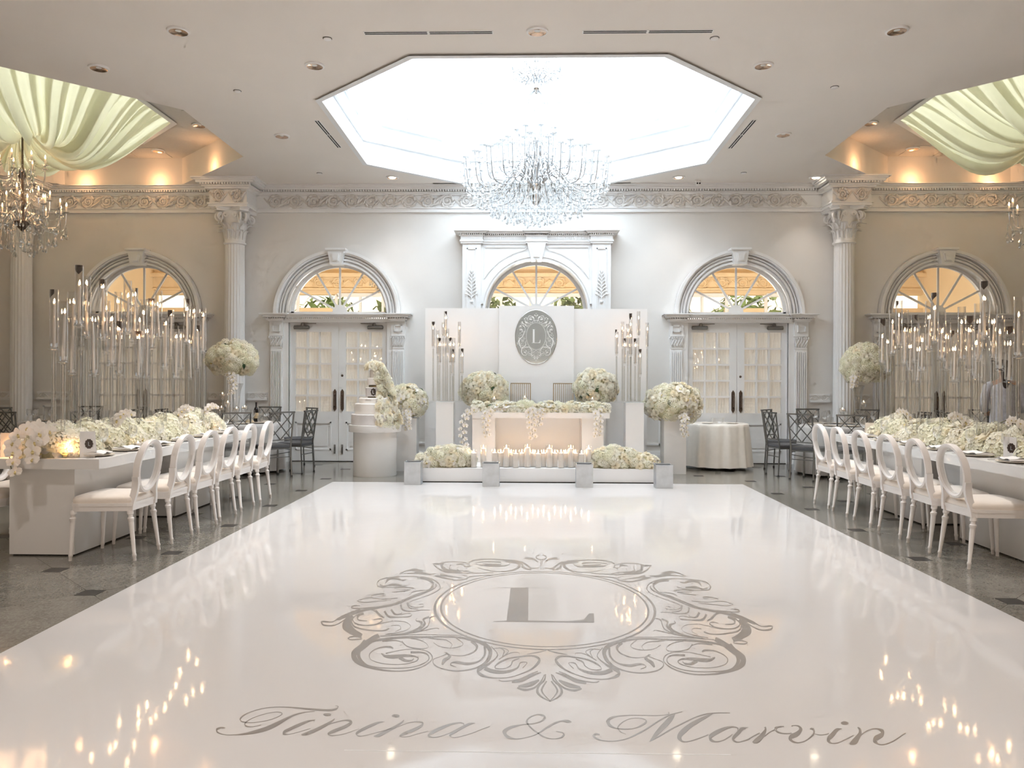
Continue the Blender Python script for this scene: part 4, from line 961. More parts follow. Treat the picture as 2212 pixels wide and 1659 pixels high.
# ================================================================ FLOWER PROTOTYPES
def petal_patch(mb, r, h, a, wa, flare, n=4, m=3, curl=.0, base=.15):
    """cupped petal centred on angle a, half-width wa, bowing from the base to radius r and height h"""
    def f(u, v):
        s = u*2-1; ang = a + s*wa*(.45+.55*math.sin(pi*min(1, .2+v*.75)))
        rr = r*(base+(1-base)*v**.8) + flare*max(0, v-.6)**2*3
        z = h*v*(1-.18*s*s) - curl*max(0, v-.75)*2
        return (rr*math.cos(ang), rr*math.sin(ang), z)
    mb.grid(f, n, m)
def rose_mesh(seed, mt, open_=1.):
    rr = random.Random(seed); mb = MB()
    rings = [(.16,.62,2,1.7,.0),(.30,.66,3,1.25,.03),(.46,.62,4,.98,.09),(.66,.52,5,.82,.16),(.88*open_,.36,5,.80,.22)]
    for k, (r, h, n, wa, fl) in enumerate(rings):
        o = rr.uniform(0, 6)
        for i in range(n): petal_patch(mb, r, h*rr.uniform(.92,1.05), o+2*pi*i/n, wa, fl, 4, 3, .10*k/4)
    return mb.mesh('rose', mt, smooth=80)
def hydrangea_mesh(seed, mt):
    rr = random.Random(seed); mb = MB(); N = 60
    for k in range(N):
        z = 1-1.35*(k+.5)/N; th = k*2.39996; r = math.sqrt(max(0, 1-z*z)); R = rr.uniform(.86, 1.02)
        nrm = Vector((r*math.cos(th), r*math.sin(th), z)); p = nrm*R
        u = nrm.orthogonal().normalized(); v = nrm.cross(u); sp = rr.uniform(0, 6)
        for q in range(4):
            a = sp+q*pi/2; d = u*math.cos(a)+v*math.sin(a); e = u*-math.sin(a)+v*math.cos(a); L = .20
            mb.add([p, p+d*L*.6+e*L*.5+nrm*.03, p+d*L+nrm*.06, p+d*L*.6-e*L*.5+nrm*.03], [(0,1,2,3)])
    return mb.mesh('hydrangea', mt, smooth=False)
def orchid_mesh(seed):
    rr = random.Random(seed); mb = MB()
    for a, L, w in ((pi/2,1.,.55),(pi/2+2.25,.95,.5),(pi/2-2.25,.95,.5),(0.1,1.0,.95),(pi-.1,1.0,.95)):
        def f(u, v, a=a, L=L, w=w):
            s = u*2-1; ww = w*math.sin(pi*(.08+.86*v))**.7
            x = L*v; y = s*ww*.62; z = .10+.22*v*v-.25*s*s*v*.5
            return (x*math.cos(a)-y*math.sin(a), x*math.sin(a)+y*math.cos(a), z)
        mb.grid(f, 4, 4)
    mb.cur = 1
    mb.grid(lambda u, v: ((u*2-1)*.22*(1-.5*v), -.05-.38*v, .22+.25*math.sin(pi*v)), 3, 3)
    mb.sphere((0,.02,.2), .12, 6, 4)
    return mb.mesh('orchid', ['petal_o', 'orchid_lip'], smooth=70)
def leaf_mesh():
    return MB().grid(lambda u, v: ((u*2-1)*.38*math.sin(pi*(.04+.94*v)), 1.6*v-.1, .25*math.sin(pi*v)+.10*abs(u*2-1)), 4, 6).mesh('leaf', 'leaf', smooth=80)
FL = {'rose': [rose_mesh(s, 'petal_w') for s in (1,2,3)] + [rose_mesh(4, 'petal_c'), rose_mesh(5, 'petal_c', .85)],
      'hydrangea': [hydrangea_mesh(s, 'petal_h') for s in (1,2)] + [hydrangea_mesh(3, 'petal_w')],
      'orchid': [orchid_mesh(1)], 'leaf': [leaf_mesh()]}
RF = random.Random(21)
def blossom(parent, kind, p, nrm, s, spin=None):
    q = Vector(nrm).normalized().to_track_quat('Z', 'Y').to_matrix().to_4x4()
    T = Matrix.Translation(p) @ q @ Matrix.Rotation(RF.uniform(0, 6.28) if spin is None else spin, 4, 'Z') @ Matrix.Scale(s, 4)
    return link(kind, RF.choice(FL[kind]), parent, T)
def pick(mix):
    x = RF.random()
    for k, p in mix:
        if x < p: return k
        x -= p
    return mix[0][0]
SIZE = {'rose': 1.0, 'hydrangea': 1.05, 'orchid': 1.05, 'leaf': .9}
def ball(parent, c, r, n, fr, mix, sc3=(1,1,1), zmin=-.75, yback=None):
    """flowers over an ellipsoid, with a mossy core inside"""
    mb = MB(); mb.sphere(c, r*.86, 14, 9, sc3); mb.build('flower_foam', 'moss', parent, smooth=True)
    for k in range(n):
        z = 1-2*(k+.5)/n
        if z < zmin: continue
        th = k*2.39996+RF.uniform(-.15,.15); q = math.sqrt(1-z*z); d = Vector((q*math.cos(th), q*math.sin(th), z))
        if yback is not None and d.y > yback: continue
        R = r*RF.uniform(.90, 1.02); kind = pick(mix)
        p = Vector(c)+Vector((d.x*sc3[0], d.y*sc3[1], d.z*sc3[2]))*R
        nn = Vector((d.x/sc3[0], d.y/sc3[1], d.z/sc3[2]))
        blossom(parent, kind, p, nn+Vector((RF.uniform(-.25,.25),RF.uniform(-.25,.25),RF.uniform(-.25,.25))), fr*SIZE[kind]*RF.uniform(.85,1.18))
def runner(parent, a, b, wd, ht, fr, mix, rows=5, gap=1.55, bump=.25):
    """long low mound of flowers from a to b (local), wd wide and ht high"""
    a = Vector(a); b = Vector(b); d = b-a; L = d.length; d.normalize(); sx = Vector((-d.y, d.x, 0))
    mb = MB(); mb.grid(lambda u, v: tuple(a+d*(L*u)+sx*(wd*.40*math.cos(pi*v))+Vector((0,0,.004+ht*.78*math.sin(pi*v)*(math.sin(pi*min(1,max(0,u))*.98+.03)**.25)))), 30, 8)
    mb.build('flower_foam', 'moss', parent, smooth=True)
    n = int(L/(fr*gap)); k = 0
    for i in range(n):
        for j in range(rows):
            t = (i+.5+RF.uniform(-.3,.3)+(.5 if j % 2 else 0))/n
            if t > 1: continue
            v = (j+.5+RF.uniform(-.2,.2))/rows; hh = ht*(1+bump*math.sin(i*1.3)*RF.uniform(0,1))
            p = a+d*(L*t)+sx*(wd*.5*math.cos(pi*v))+Vector((0,0,max(fr*.55, hh*math.sin(pi*v))))
            nn = sx*math.cos(pi*v)+Vector((0,0,.35+math.sin(pi*v)))+d*RF.uniform(-.4,.4)
            kind = pick(mix); blossom(parent, kind, p-nn.normalized()*fr*.35, nn, fr*SIZE[kind]*RF.uniform(.85,1.2))
def orchid_spray(parent, pts, s, every=1):
    P = catmull(pts, 4); mb = MB().tube(P, .0035, 5); mb.build('orchid_stem', 'stem', parent, smooth=True)
    for k in range(1, len(P), every):
        p = Vector(P[k]); sd = 1 if k % 2 else -1
        nn = Vector((sd*RF.uniform(.2,.7), -1, RF.uniform(-.1,.5)))
        blossom(parent, 'orchid', p+Vector((sd*s*.55, -s*.25, 0)), nn, s*RF.uniform(.85,1.1)*(1-.35*k/len(P)), spin=RF.uniform(-.4,.4))

# ================================================================ CANDLES
def flame_mesh(h=.045, r=.007): return MB().lathe([(.0008,0),(r*.8,h*.15),(r,h*.32),(r*.75,h*.6),(r*.3,h*.86),(.0004,h)], 8).mesh('flame', 'flame', smooth=True)
FLM = flame_mesh()
FLS = flame_mesh(.022, .005)
wick_me = MB().tube([(0,0,0),(.001,0,.012)], .0012, 5).mesh('wick', 'black')
rod_me = MB().lathe([(.058,0),(.058,.006),(.030,.008),(.0185,.010),(.0185,1.)], 12).mesh('rod', 'rod', smooth=40)      # scaled along Z
foot_me = MB().lathe([(.040,0),(.040,.008),(.02,.014)], 14).mesh('foot', 'glass', smooth=40)
rod_me = MB().lathe([(.0185,0),(.0185,1.)], 12).mesh('rod', 'rod', smooth=40)
cup_me = MB().lathe([(.0185,-.03),(.02,-.012),(.044,-.006),(.046,0),(.026,.004),(.024,.012),(.034,.03),(.037,.045),(.030,.045),(.020,.02),(.004,.014)], 14).mesh('candle_cup', 'glass', smooth=40)
hur_me = MB().lathe([(.0365,0),(.0365,1),(.0335,1),(.0335,0)], 18, cap=False).mesh('glass_chimney', 'glass', smooth=40)
soot_me = MB().lathe([(.0333,.84),(.0333,.995)], 18, cap=False).mesh('soot_ring', 'soot', smooth=40)
def soot():
    mb = MB(); mb.grid(lambda u, v: (.0330*math.cos(u*2.4), .0330*math.sin(u*2.4), .995-.16*v*(1-.55*abs(u*2-1))), 8, 4); return mb.mesh('soot_stain', 'soot')
soot_me = soot()
taper_me = MB().lathe([(.0135,0),(.0125,.5),(.0105,.97),(.007,1.),(.0015,1.002)], 12).mesh('taper_candle', 'wax', smooth=40)
RC = random.Random(9)
def candle_stand(x, y, z0, zc, zt, zf, label, group, k=1., dark=False):
    t = thing('candle_stand', label, 'candle stand', (x, y, z0), RC.uniform(0, 6.28), group)
    link('foot', foot_me, t, Matrix.Diagonal((k,k,1,1)))
    link('rod', rod_me, t, Matrix.Translation((0,0,.010)) @ Matrix.Diagonal((k,k,zc-z0-.035,1)))
    cup = link('candle_cup', cup_me, t, Matrix.Translation((0,0,zc-z0)) @ Matrix.Scale(k, 4))
    ch = link('glass_chimney', hur_me, t, Matrix.Translation((0,0,zc-z0+.02)) @ Matrix.Diagonal((k,k,zt-zc-.02,1)))
    if dark: link('soot_stain', soot_me, ch)
    h = zf-zc-.03; tilt = Matrix.Rotation(RC.uniform(-.028,.028), 4, 'X') @ Matrix.Rotation(RC.uniform(-.028,.028), 4, 'Y')
    ca = link('taper_candle', taper_me, t, Matrix.Translation((0,0,zc-z0+.012)) @ tilt @ Matrix.Diagonal((k,k,h,1)))
    link('wick', wick_me, ca, Matrix.Translation((0,0,1.0)) @ Matrix.Diagonal((1/k,1/k,1/h,1)))
    link('flame', FLM, ca, Matrix.Translation((0,0,1.0+.008/h)) @ Matrix.Diagonal((1.,1.,1/h*.95,1)))
    return t
SIDE = {'L': 'long white table nearer the cake', 'R': 'long white table nearer the small cloth-covered table'}
for sd, lst in (('L', STL), ('R', STR)):
    for i, (x, y, zc, zt, zf) in enumerate(lst):
        hi = zt > 2.28; lo = zt < 2.06
        size = 'tall' if hi else 'short' if lo else 'middle-height'; soot_ = 'soot-blackened' if i % 3 == 0 else 'clean'
        tbl = 'cake-side long table' if sd == 'L' else 'long table farther from the cake'
        lab = '%s clear candle stand with %s glass chimney on %s' % (size, soot_, tbl)
        candle_stand(x, y, .80, zc, zt, zf, lab, '%s %s candle stands, %s' % (size, soot_, tbl), 1., dark=(i % 3 == 0))

# pillar and floating candles
def pillar_candle(x, y, z, h, r, label, group, glass=True):
    t = thing('pillar_candle', label, 'candle', (x, y, z), RC.uniform(0,6), group)
    if glass: MB().lathe([(r+.012,0),(r+.012,h+.045),(r+.009,h+.045),(r+.009,.004)], 18).build('glass_cylinder', 'thin', t, smooth=40)
    w_ = MB().lathe([(r,.006),(r,h-.004),(r-.006,h),(r*.5,h-.008),(.002,h-.01)], 18).build('wax_pillar', 'wax', t, smooth=40)
    link('wick', wick_me, w_, TR(0,0,h-.01)); link('flame', FLM, w_, TR(0,0,h-.002,s=1.15))
    return t

# ================================================================ STAGE GROUP
st = thing('stage_riser', 'low white carpeted stage riser behind the silver boxes', 'stage', (0,0,0))
for k, (a, b) in enumerate(((-1.60,-.56),(-.553,.735),(.742,1.84))):
    MB().box(a, b, 11.12+.012*(k%2), 11.9, .012, .20).build('riser_panel', 'white_matte', st)
MB().box(-1.59, 1.83, 11.9, 12.74, .012, .198).build('deck', 'white_matte', st)
MB().box(-1.58, 1.82, 11.15, 12.72, 0.0, .012).build('plinth_shadow_gap', 'dark', st)

# backdrop panels
pan = thing('backdrop_panel', 'tall white backdrop panel behind candles on the cake side', 'backdrop', (0,0,0), 0, None)
MB().box(-1.72, -.515, 12.86, 12.96, 0, 2.625).build('panel_board', 'white_matte', pan)
pan = thing('backdrop_panel', 'tall white backdrop panel behind candles on the cloth-table side', 'backdrop')
MB().box(.715, 1.905, 12.86, 12.96, 0, 2.615).build('panel_board', 'white_matte', pan)
pan = thing('backdrop_panel', 'white central backdrop panel carrying the oval crest mirror', 'backdrop')
MB().box(-.51, .71, 12.77, 12.97, 0, 2.655).build('panel_board', 'white_matte', pan)
for o_ in ((-.51,-.505),(.705,.71)): MB().box(o_[0], o_[1], 12.765, 12.772, 0, 2.655).build('edge_trim', 'trim', pan)

# oval mirror with the white crest
mi = thing('oval_mirror', 'oval grey mirror with white filigree crest around letter L', 'mirror', (.095, 12.768, 2.15))
N = 64; a_, b_ = .335, .437
MB().prism([(a_*math.cos(2*pi*i/N), b_*math.sin(2*pi*i/N)) for i in range(N)], -.010, 0).build('mirror_glass', 'mirror', mi)
arr = MB(); arr.tube([(a_*math.cos(2*pi*i/N), -.006, b_*math.sin(2*pi*i/N)) for i in range(N)], .005, 6, closed=True); arr.build('rim', 'chrome', mi, smooth=True)
fxm = lambda p: (p[0]*.2327, (p[1]-5.09)*.262+.012)
def upright(mb):   # lay the crest on the mirror's face
    mb.v = [(x, -.0115-(z-0.)*1., y) for x, y, z in mb.v]; return mb
upright(crest(fxm, .0)).build('crest_filigree', 'white_print', mi)
upright(letter_L(lambda p: (p[0]*.235, p[1]*.29+.012), .0005)).build('letter', 'white_print', mi)

# sweetheart table
tb = thing('sweetheart_table', 'white lacquered head table on the stage with two slab legs', 'table', (0,0,0))
MB().box(-.88, 1.21, 11.95, 12.45, .872, .958).build('table_top', 'white_lac', tb)
MB().box(-.88, -.53, 11.99, 12.41, .20, .872).build('slab_leg', 'white_lac', tb)
MB().box(.79, 1.12, 11.99, 12.41, .20, .872).build('slab_leg', 'white_lac', tb)
MB().box(-.53, .79, 12.36, 12.40, .20, .872).build('modesty_panel', 'white_lac', tb)
MIX = [('rose', .62), ('hydrangea', .22), ('orchid', .14), ('leaf', .02)]
MIXR = [('rose', .8), ('hydrangea', .15), ('leaf', .05)]
MIXH = [('hydrangea', .55), ('rose', .38), ('orchid', .05), ('leaf', .02)]
fr = thing('floral_runner', 'white rose and orchid garland along the head table', 'flowers', (0,0,.958))
runner(fr, (-.90,12.10,0), (1.20,12.10,0), .26, .15, .052, MIX, rows=6, gap=1.35)
for pts, s in (([(-.86,11.96,.06),(-.97,11.92,-.05),(-1.02,11.91,-.25),(-1.0,11.90,-.45),(-.95,11.9,-.56)], .055), ([(-.62,11.95,.05),(-.66,11.91,-.08),(-.67,11.90,-.22),(-.64,11.9,-.36)], .055),
               ([(.0,11.95,.07),(.02,11.91,-.06),(.03,11.90,-.22),(.05,11.9,-.38)], .06), ([(.14,11.95,.06),(.16,11.9,-.05),(.13,11.9,-.2)], .05), ([(1.02,11.95,.06),(1.03,11.91,-.08),(1.03,11.9,-.24),(1.01,11.9,-.35)], .055)):
    orchid_spray(fr, pts, s)
# gold bar-back chairs behind the head table
def bar_chair(x, label):
    t = thing('bar_back_chair', label, 'chair', (x, 12.62, .1985), 0, None)
    mb = MB()
    for s in (-1, 1): mb.bar((s*.155,-.02,0),(s*.155,-.02,1.205),.014,.014)
    mb.bar((-.162,-.02,1.198),(.162,-.02,1.198),.014,.014); mb.bar((-.155,-.02,.5),(.155,-.02,.5),.014,.014)
    mb.build('back_frame', 'gold', t)
    for k in range(9): xx = -.155+.31*(k+1)/10; MB().bar((xx,-.02,.5),(xx,-.02,1.195),.009,.009).build('back_bar', 'gold', t)
    MB().box(-.19,.19,-.03,.0,.40,.455).build('seat_rail', 'gold', t)
    MB().box(-.19,.19,-.14,-.03,.44,.48).build('seat', 'ivory', t)
    for s in (-1, 1): MB().bar((s*.17,-.13,0),(s*.17,-.13,.44),.016,.016).build('leg', 'gold', t)
    return t
bar_chair(-.15, 'gold bar-back chair at the head table on the cake side')
bar_chair(.53, 'gold bar-back chair at the head table on the cloth-table side')
# stemmed floating candles on the head table
def float_candle(x, y, z, h, label, group, r=.045):
    t = thing('floating_candle_glass', label, 'candle holder', (x, y, z), 0, group)
    MB().lathe([(.04,0),(.04,.004),(.008,.012),(.007,h-.11),(.03,h-.09),(r,h-.05),(r*.93,h),(r*.9,h),(r*.96,h-.05),(.02,h-.085)], 16).build('glass_bowl', 'glass', t, smooth=40)
    w_ = MB().lathe([(.002,h-.05),(r*.6,h-.05),(r*.75,h-.03),(r*.65,h-.018),(.004,h-.015)], 14).build('floating_candle', 'wax', t, smooth=40)
    link('flame', FLS, w_, TR(0,0,h-.014))
    return t
for k, (x, y, h) in enumerate(((-.56,12.28,.22),(-.08,12.26,.24),(.97,12.28,.22))): float_candle(x, y, .958, h, 'floating candle in a stemmed glass behind head table garland', 'floating candles on the head table')

# candle clusters on tall pedestals with glass trays
def pedestal(name, x0, x1, y0, y1, z0, z1, label):
    t = thing('pedestal', label, 'pedestal', ((x0+x1)/2, (y0+y1)/2, z0))
    w_ = (x1-x0)/2; d = (y1-y0)/2
    MB().box(-w_, w_, -d, d, 0, z1-z0-.02).build('pedestal_body', 'white_lac', t)
    MB().box(-w_-.002, w_+.002, -d-.002, d+.002, z1-z0-.02, z1-z0).build('top_plate', 'white_lac', t)
    return t
for sd, lst, (a, b), nm in (('L', CLL, (-1.46,-1.19), 'cake side'), ('R', CLR, (1.48,1.76), 'cloth-table side')):
    pedestal('pedestal', a, b, 12.2, 12.47, .198, 1.105, 'white pedestal under the small candle cluster, ' + nm)
    xs_ = [p[0] for p in lst]; t = thing('glass_tray', 'clear glass tray holding the small candle cluster, ' + nm, 'tray', ((min(xs_)+max(xs_))/2, 12.335, 1.105))
    hw = (max(xs_)-min(xs_))/2+.045; MB().box(-hw, hw, -.15, .15, 0, .012).build('tray_plate', 'acrylic', t)
    for i, (x, y, zc, zt) in enumerate(lst):
        candle_stand(x, y, 1.117, zc, zt, zc+(zt-zc)*.72, 'small clear candle stand with %s chimney in the cluster, %s' % ('sooty' if i % 2 == 0 else 'clean', nm), 'small %s candle stands, %s' % ('sooty' if i % 2 == 0 else 'clean', nm), .72, dark=i % 2 == 0)

# flower balls
def flower_ball(x, y, z, r, label, sc3=(1,1,.85), n=150, fr_=.064, mix=MIX, spray=None):
    t = thing('flower_ball', label, 'flowers', (x, y, z))
    ball(t, (0,0,0), r, n, fr_, mix, sc3)
    if spray: orchid_spray(t, spray, .055)
    return t
pedestal('pedestal', -.88, -.58, 12.47, 12.73, .198, 1.02, 'white pedestal holding flower ball behind head table, cake side')
flower_ball(-.73, 12.54, 1.28, .36, 'round white rose ball behind the head table, cake side', (1,.50,.80), 170, .064, MIXR)
pedestal('pedestal', .90, 1.20, 12.47, 12.73, .198, 1.06, 'white pedestal holding flower ball behind head table, cloth-table side')
flower_ball(1.05, 12.56, 1.33, .335, 'round white rose ball behind the head table, cloth-table side', (1,.60,.82), 170, .064, MIXR)
pedestal('pedestal', -2.15, -1.80, 12.45, 12.73, 0, .84, 'white floor pedestal beside the cake holding a flower ball')
flower_ball(-1.95, 12.57, 1.09, .285, 'white rose and orchid ball on the pedestal beside the cake', (1.02,.8,.98), 130, .062, MIX, [(.0,-.22,-.12),(.03,-.27,-.22),(.02,-.27,-.33),(.04,-.26,-.42)])
pedestal('pedestal', 2.08, 2.42, 12.25, 12.62, 0, .86, 'white floor pedestal beside the round cloth table holding flower ball')
flower_ball(2.25, 12.42, 1.08, .42, 'white rose and orchid ball on pedestal beside round cloth table', (1.02,.75,.76), 160, .070, MIX, [(.08,-.28,-.14),(.12,-.33,-.25),(.10,-.33,-.38),(.14,-.32,-.48)])

# pillar candles along the stage front
pxs = [(-.80,.21),(-.665,.27),(-.50,.215),(-.335,.275),(-.20,.205),(-.035,.285),(.12,.205),(.28,.275),(.445,.215),(.585,.275),(.735,.205),(.84,.27)]
for k, (x, h) in enumerate(pxs):
    pillar_candle(x, 11.22+.045*(k % 2), .20, h, .038, ('taller' if h > .24 else 'shorter') + ' lit ivory pillar candle on the stage edge below head table', ('taller' if h > .24 else 'shorter') + ' stage pillar candles')
for k, x in enumerate([-.42,-.27,-.115,.045,.20,.36,.515,.66]):
    pillar_candle(x, 11.36, .20, .20, .038, 'lit ivory pillar candle in the back row on stage', 'back row of stage pillar candles')
# floor arrangements at the stage ends
fa = thing('floor_flowers', 'low mound of white roses on the stage edge nearer the cake', 'flowers', (0,0,.20))
ball(fa, (-1.17,11.33,.10), .34, 150, .058, MIX, (1.12,.52,.56), -.35); ball(fa, (-1.47,11.28,.06), .16, 46, .055, MIX, (1,.8,.7), -.3)
fa = thing('floor_flowers', 'low mound of white roses on stage edge nearer round cloth table', 'flowers', (0,0,.20))
ball(fa, (1.22,11.33,.09), .35, 150, .058, MIX, (1.1,.5,.56), -.35); ball(fa, (1.62,11.28,.06), .20, 50, .055, MIX, (1.2,.7,.7), -.3)
# silver boxes
for k, (x, y, lab) in enumerate([(-1.615,10.79,'open silver box at the stage corner nearest the cake'),(-.53,10.66,'silver box on dance floor between cake-side flowers and pillar candles'),(.74,10.63,'silver box on dance floor between pillar candles and far flowers'),(1.805,10.58,'silver box at the stage corner nearest the round cloth table')]):
    t = thing('silver_box', lab, 'box', (x, y, .004))
    w_ = .113; mb = MB().box(-w_,w_,0,.008,0,.31).box(-w_,w_,.218,.226,0,.31).box(-w_,-w_+.008,.008,.218,0,.31).box(w_-.008,w_,.008,.218,0,.31)
    mb.box(-w_+.008,w_-.008,.008,.218,0,.012); mb.build('box_shell', 'silver_box', t)
    mb = MB(); mb.tube([(-w_,0,.31),(w_,0,.31),(w_,.226,.31),(-w_,.226,.31)], .005, 6, closed=True); mb.build('folded_rim', 'silver_box', t)

# ================================================================ CAKE
cs = thing('cake_stand', 'white drum pedestal with overhanging round top carrying the cake', 'cake stand', (-2.355, 11.93, 0))
MB().lathe([(.325,0),(.328,.01),(.328,.665)], 40).build('drum', 'white_lac', cs, smooth=40)
MB().lathe([(.392,.665),(.395,.675),(.395,.765),(.39,.77)], 48).build('round_top', 'white_lac', cs, smooth=40)
ck = thing('wedding_cake', 'tall white tiered wedding cake with crest plaque and rose cascade', 'cake', (-2.355, 11.93, .77))
for r, z0, z1, m_ in ((.36,0,.165,'cake_grey'),(.305,.165,.325,'cake'),(.245,.325,.405,'cake'),(.115,.405,.425,'gold'),(.145,.425,.565,'cake_grey'),(.10,.565,.60,'gold'),(.12,.60,.71,'cake'),(.085,.71,.83,'cake')):
    MB().lathe([(r-.004,z0),(r,z0+.004),(r,z1-.012),(r-.012,z1)], 36).build('tier' if m_ != 'gold' else 'spacer', m_, ck, smooth=40)
mb = MB(); rr = random.Random(2)       # dark crest plaque on the fourth tier
P = []
for k in range(32): a = 2*pi*k/32; q = 1+.10*math.cos(8*a); P.append((.040*q*math.cos(a), .495+.055*q*math.sin(a)))
mb.prism(P, -.150, -.140); mb.build('crest_plaque', 'soot', ck)
mb = MB().box(-.012,-.005,-.153,-.149,.470,.522).box(-.012,.014,-.153,-.149,.470,.477); mb.build('plaque_letter', 'white_print', ck)
mb = MB()          # the couple's names in small script on the third tier
for ch, strokes in TEXT:
    for S in strokes:
        Pq = catmull(S, 3)
        def onto(p): 
            u = (p[0]/1000.-.12)*.105; v = (p[1]/1000.-3.22)*.13+.365; a = -pi/2+u/.2455+.12
            return (.2462*math.cos(a), .2462*math.sin(a), v)
        n = len(Pq); mb.add([onto((p[0],p[1])) for p in Pq]+[onto((p[2],p[3])) for p in Pq], [(i,i+1,n+i+1,n+i) for i in range(n-1)])
mb.build('cake_lettering', 'vinyl_print', ck)
def cake_r(z):
    for r, z0, z1 in ((.36,0,.165),(.305,.165,.325),(.245,.325,.405),(.145,.405,.565),(.12,.565,.71),(.085,.71,.83)):
        if z < z1: return r
    return .05
for k in range(150):      # cascade of roses pouring down one side
    t = (k+.5)/150; z = .92-.95*t; xc = .05+.22*t**.7; x = xc+RF.uniform(-1,1)*(.085+.075*t)
    R = max(cake_r(max(0,z))+.02, abs(x)+.02); y = -math.sqrt(R*R-x*x)*RF.uniform(.86,1.0)
    blossom(ck, pick(MIXR), (x, y, z), Vector((x*1.2+.15, y-.10, .10+.15*(1-t))), .052*RF.uniform(.85,1.2))
for k in range(26):
    th = k*2.4; z = 1-(k+.5)/26*1.2; q = math.sqrt(max(0,1-z*z)); d = Vector((q*math.cos(th), q*math.sin(th), z))
    blossom(ck, 'rose', (-.02+d.x*.13, d.y*.11, .86+d.z*.085), d, .046*RF.uniform(.9,1.15))

# ================================================================ SMALL ROUND TABLE WITH CLOTH
def round_cloth(mb, r, h, rb, folds, amp, lift=.012, n=160, seed=0):
    rr = random.Random(seed); ph = [rr.uniform(0, 6) for _ in range(3)]
    rows = [(0.001,0,0),(r*.6,0,0),(r*.97,0,0),(r,-.012,.04),(r+.006,-.05,.25),(r+(rb-r)*.35,-h*.35,.65),(r+(rb-r)*.7,-h*.7,.9),(rb,-h+lift,1.)]
    vs = []
    for q, dz, k in rows:
        for i in range(n):
            a = 2*pi*i/n
            f = amp*k*(math.sin(folds*a+ph[0])+.45*math.sin((folds*1.7//1)*a+ph[1]))
            vs.append(((q+f)*math.cos(a), (q+f)*math.sin(a), h+dz))
    m = len(rows); fs = []
    for j in range(m-1):
        for i in range(n): fs.append((j*n+i, j*n+(i+1)%n, (j+1)*n+(i+1)%n, (j+1)*n+i))
    fs.append(tuple(range(n-1,-1,-1)))
    mb.add(vs, [tuple(reversed(f)) for f in fs])
def round_table(name, x, y, h, r, rb, folds, amp, clothmat, label, clabel, lift=.02, seed=0):
    t = thing('round_table', label, 'table', (x, y, 0))
    MB().lathe([(r-.02,h-.03),(r-.015,h-.012),(r-.02,h-.004)], 36).build('table_top', 'white_matte', t)
    MB().lathe([(.05,.06),(.045,h-.03)], 14).build('pole', 'grey_metal', t, smooth=40)
    mb = MB()
    for k in range(4): a = k*pi/2+.4; mb.bar((0,0,.05),(.34*math.cos(a),.34*math.sin(a),.02),.04,.03)
    mb.build('base', 'grey_metal', t)
    c = thing('tablecloth', clabel, 'tablecloth', (x, y, 0))
    mb = MB(); round_cloth(mb, r, h, rb, folds, amp, lift, seed=seed); mb.build('draped_cloth', clothmat, c, smooth=60)
    return t
round_table('round_table', 3.13, 13.17, .745, .49, .555, 13, .022, 'cloth', 'small round table standing before the closed double doors', 'ivory satin cloth draped to the floor over the small table', .05, 3)
t = thing('glass_bowl', 'low clear glass bowl on the small ivory cloth table', 'bowl', (3.10, 13.05, .746))
MB().lathe([(.05,0),(.09,.02),(.11,.09),(.105,.09),(.085,.025),(.01,.01)], 18).build('bowl_glass', 'glass', t, smooth=40)
for x in (2.92, 3.32): 
    t = thing('serving_plate', 'flat pale serving plate on the small ivory cloth table', 'plate', (x, 13.0, .746), 0, 'plates on the small cloth table')
    MB().lathe([(.05,0),(.10,.010),(.098,.013),(.05,.006)], 20).build('plate_disc', 'porcelain', t, smooth=40)

# ================================================================ LONG TABLES
TT = .80
def long_table(x0, x1, y0, y1, bases, label):
    t = thing('long_table', label, 'table', ((x0+x1)/2, 0, 0)); w_ = (x1-x0)/2
    ys = [y0, y0+(y1-y0)*.5, y1]
    for a, b in zip(ys, ys[1:]): MB().box(-w_, w_, a+.001, b-.001, .717, TT).build('table_top', 'white_lac', t)
    for a, b in bases:
        MB().box(-.27, .27, a, b, .012, .717).build('pedestal_base', 'white_lac', t)
        MB().box(-.25, .25, a+.02, b-.02, 0, .012).build('base_gap_shade', 'dark', t)  # dark strip standing in for the shade of the gap under the base
    return t
LX0, LX1, RX0, RX1 = -4.50, -3.48, 3.72, 4.74
long_table(LX0, LX1, 6.28, 9.95, [(6.35,7.36),(8.18,9.25)], 'long glossy white banquet table on the cake side of the dance floor')
long_table(RX0, RX1, 5.35, 9.78, [(6.30,7.34),(8.05,9.1)], 'long glossy white banquet table across the dance floor from the cake')
MIXT = [('hydrangea', .46), ('rose', .40), ('orchid', .12), ('leaf', .02)]
fr = thing('floral_runner', 'dense white hydrangea and rose runner on the cake-side long table', 'flowers', (0,0,TT))
runner(fr, (-3.99,6.38,0), (-3.99,9.75,0), .38, .21, .088, MIXT, rows=6, gap=1.12)
orchid_spray(fr, [(-4.05,6.55,.22),(-4.1,6.35,.26),(-4.18,6.25,.16),(-4.16,6.2,.02),(-4.12,6.18,-.12)], .075, 2)
orchid_spray(fr, [(-3.92,6.6,.16),(-4.0,6.33,.22),(-4.02,6.24,.10),(-4.0,6.2,-.02)], .075, 2)
for k in range(3): blossom(fr, 'orchid', (-4.10+RF.uniform(-.12,.16), 6.30+RF.uniform(-.04,.05), .09+.07*k), (RF.uniform(-.2,.5),-1,.3), .07, spin=RF.uniform(-.5,.5))
for y in (7.3, 8.6, 9.3): orchid_spray(fr, [(-3.95,y,.18),(-3.9,y+.03,.28),(-3.84,y+.05,.33),(-3.78,y+.05,.31)], .06, 2)
ball(fr, (-3.99,6.50,.02), .20, 40, .085, MIXT, (1.05,.7,.95), -.05)
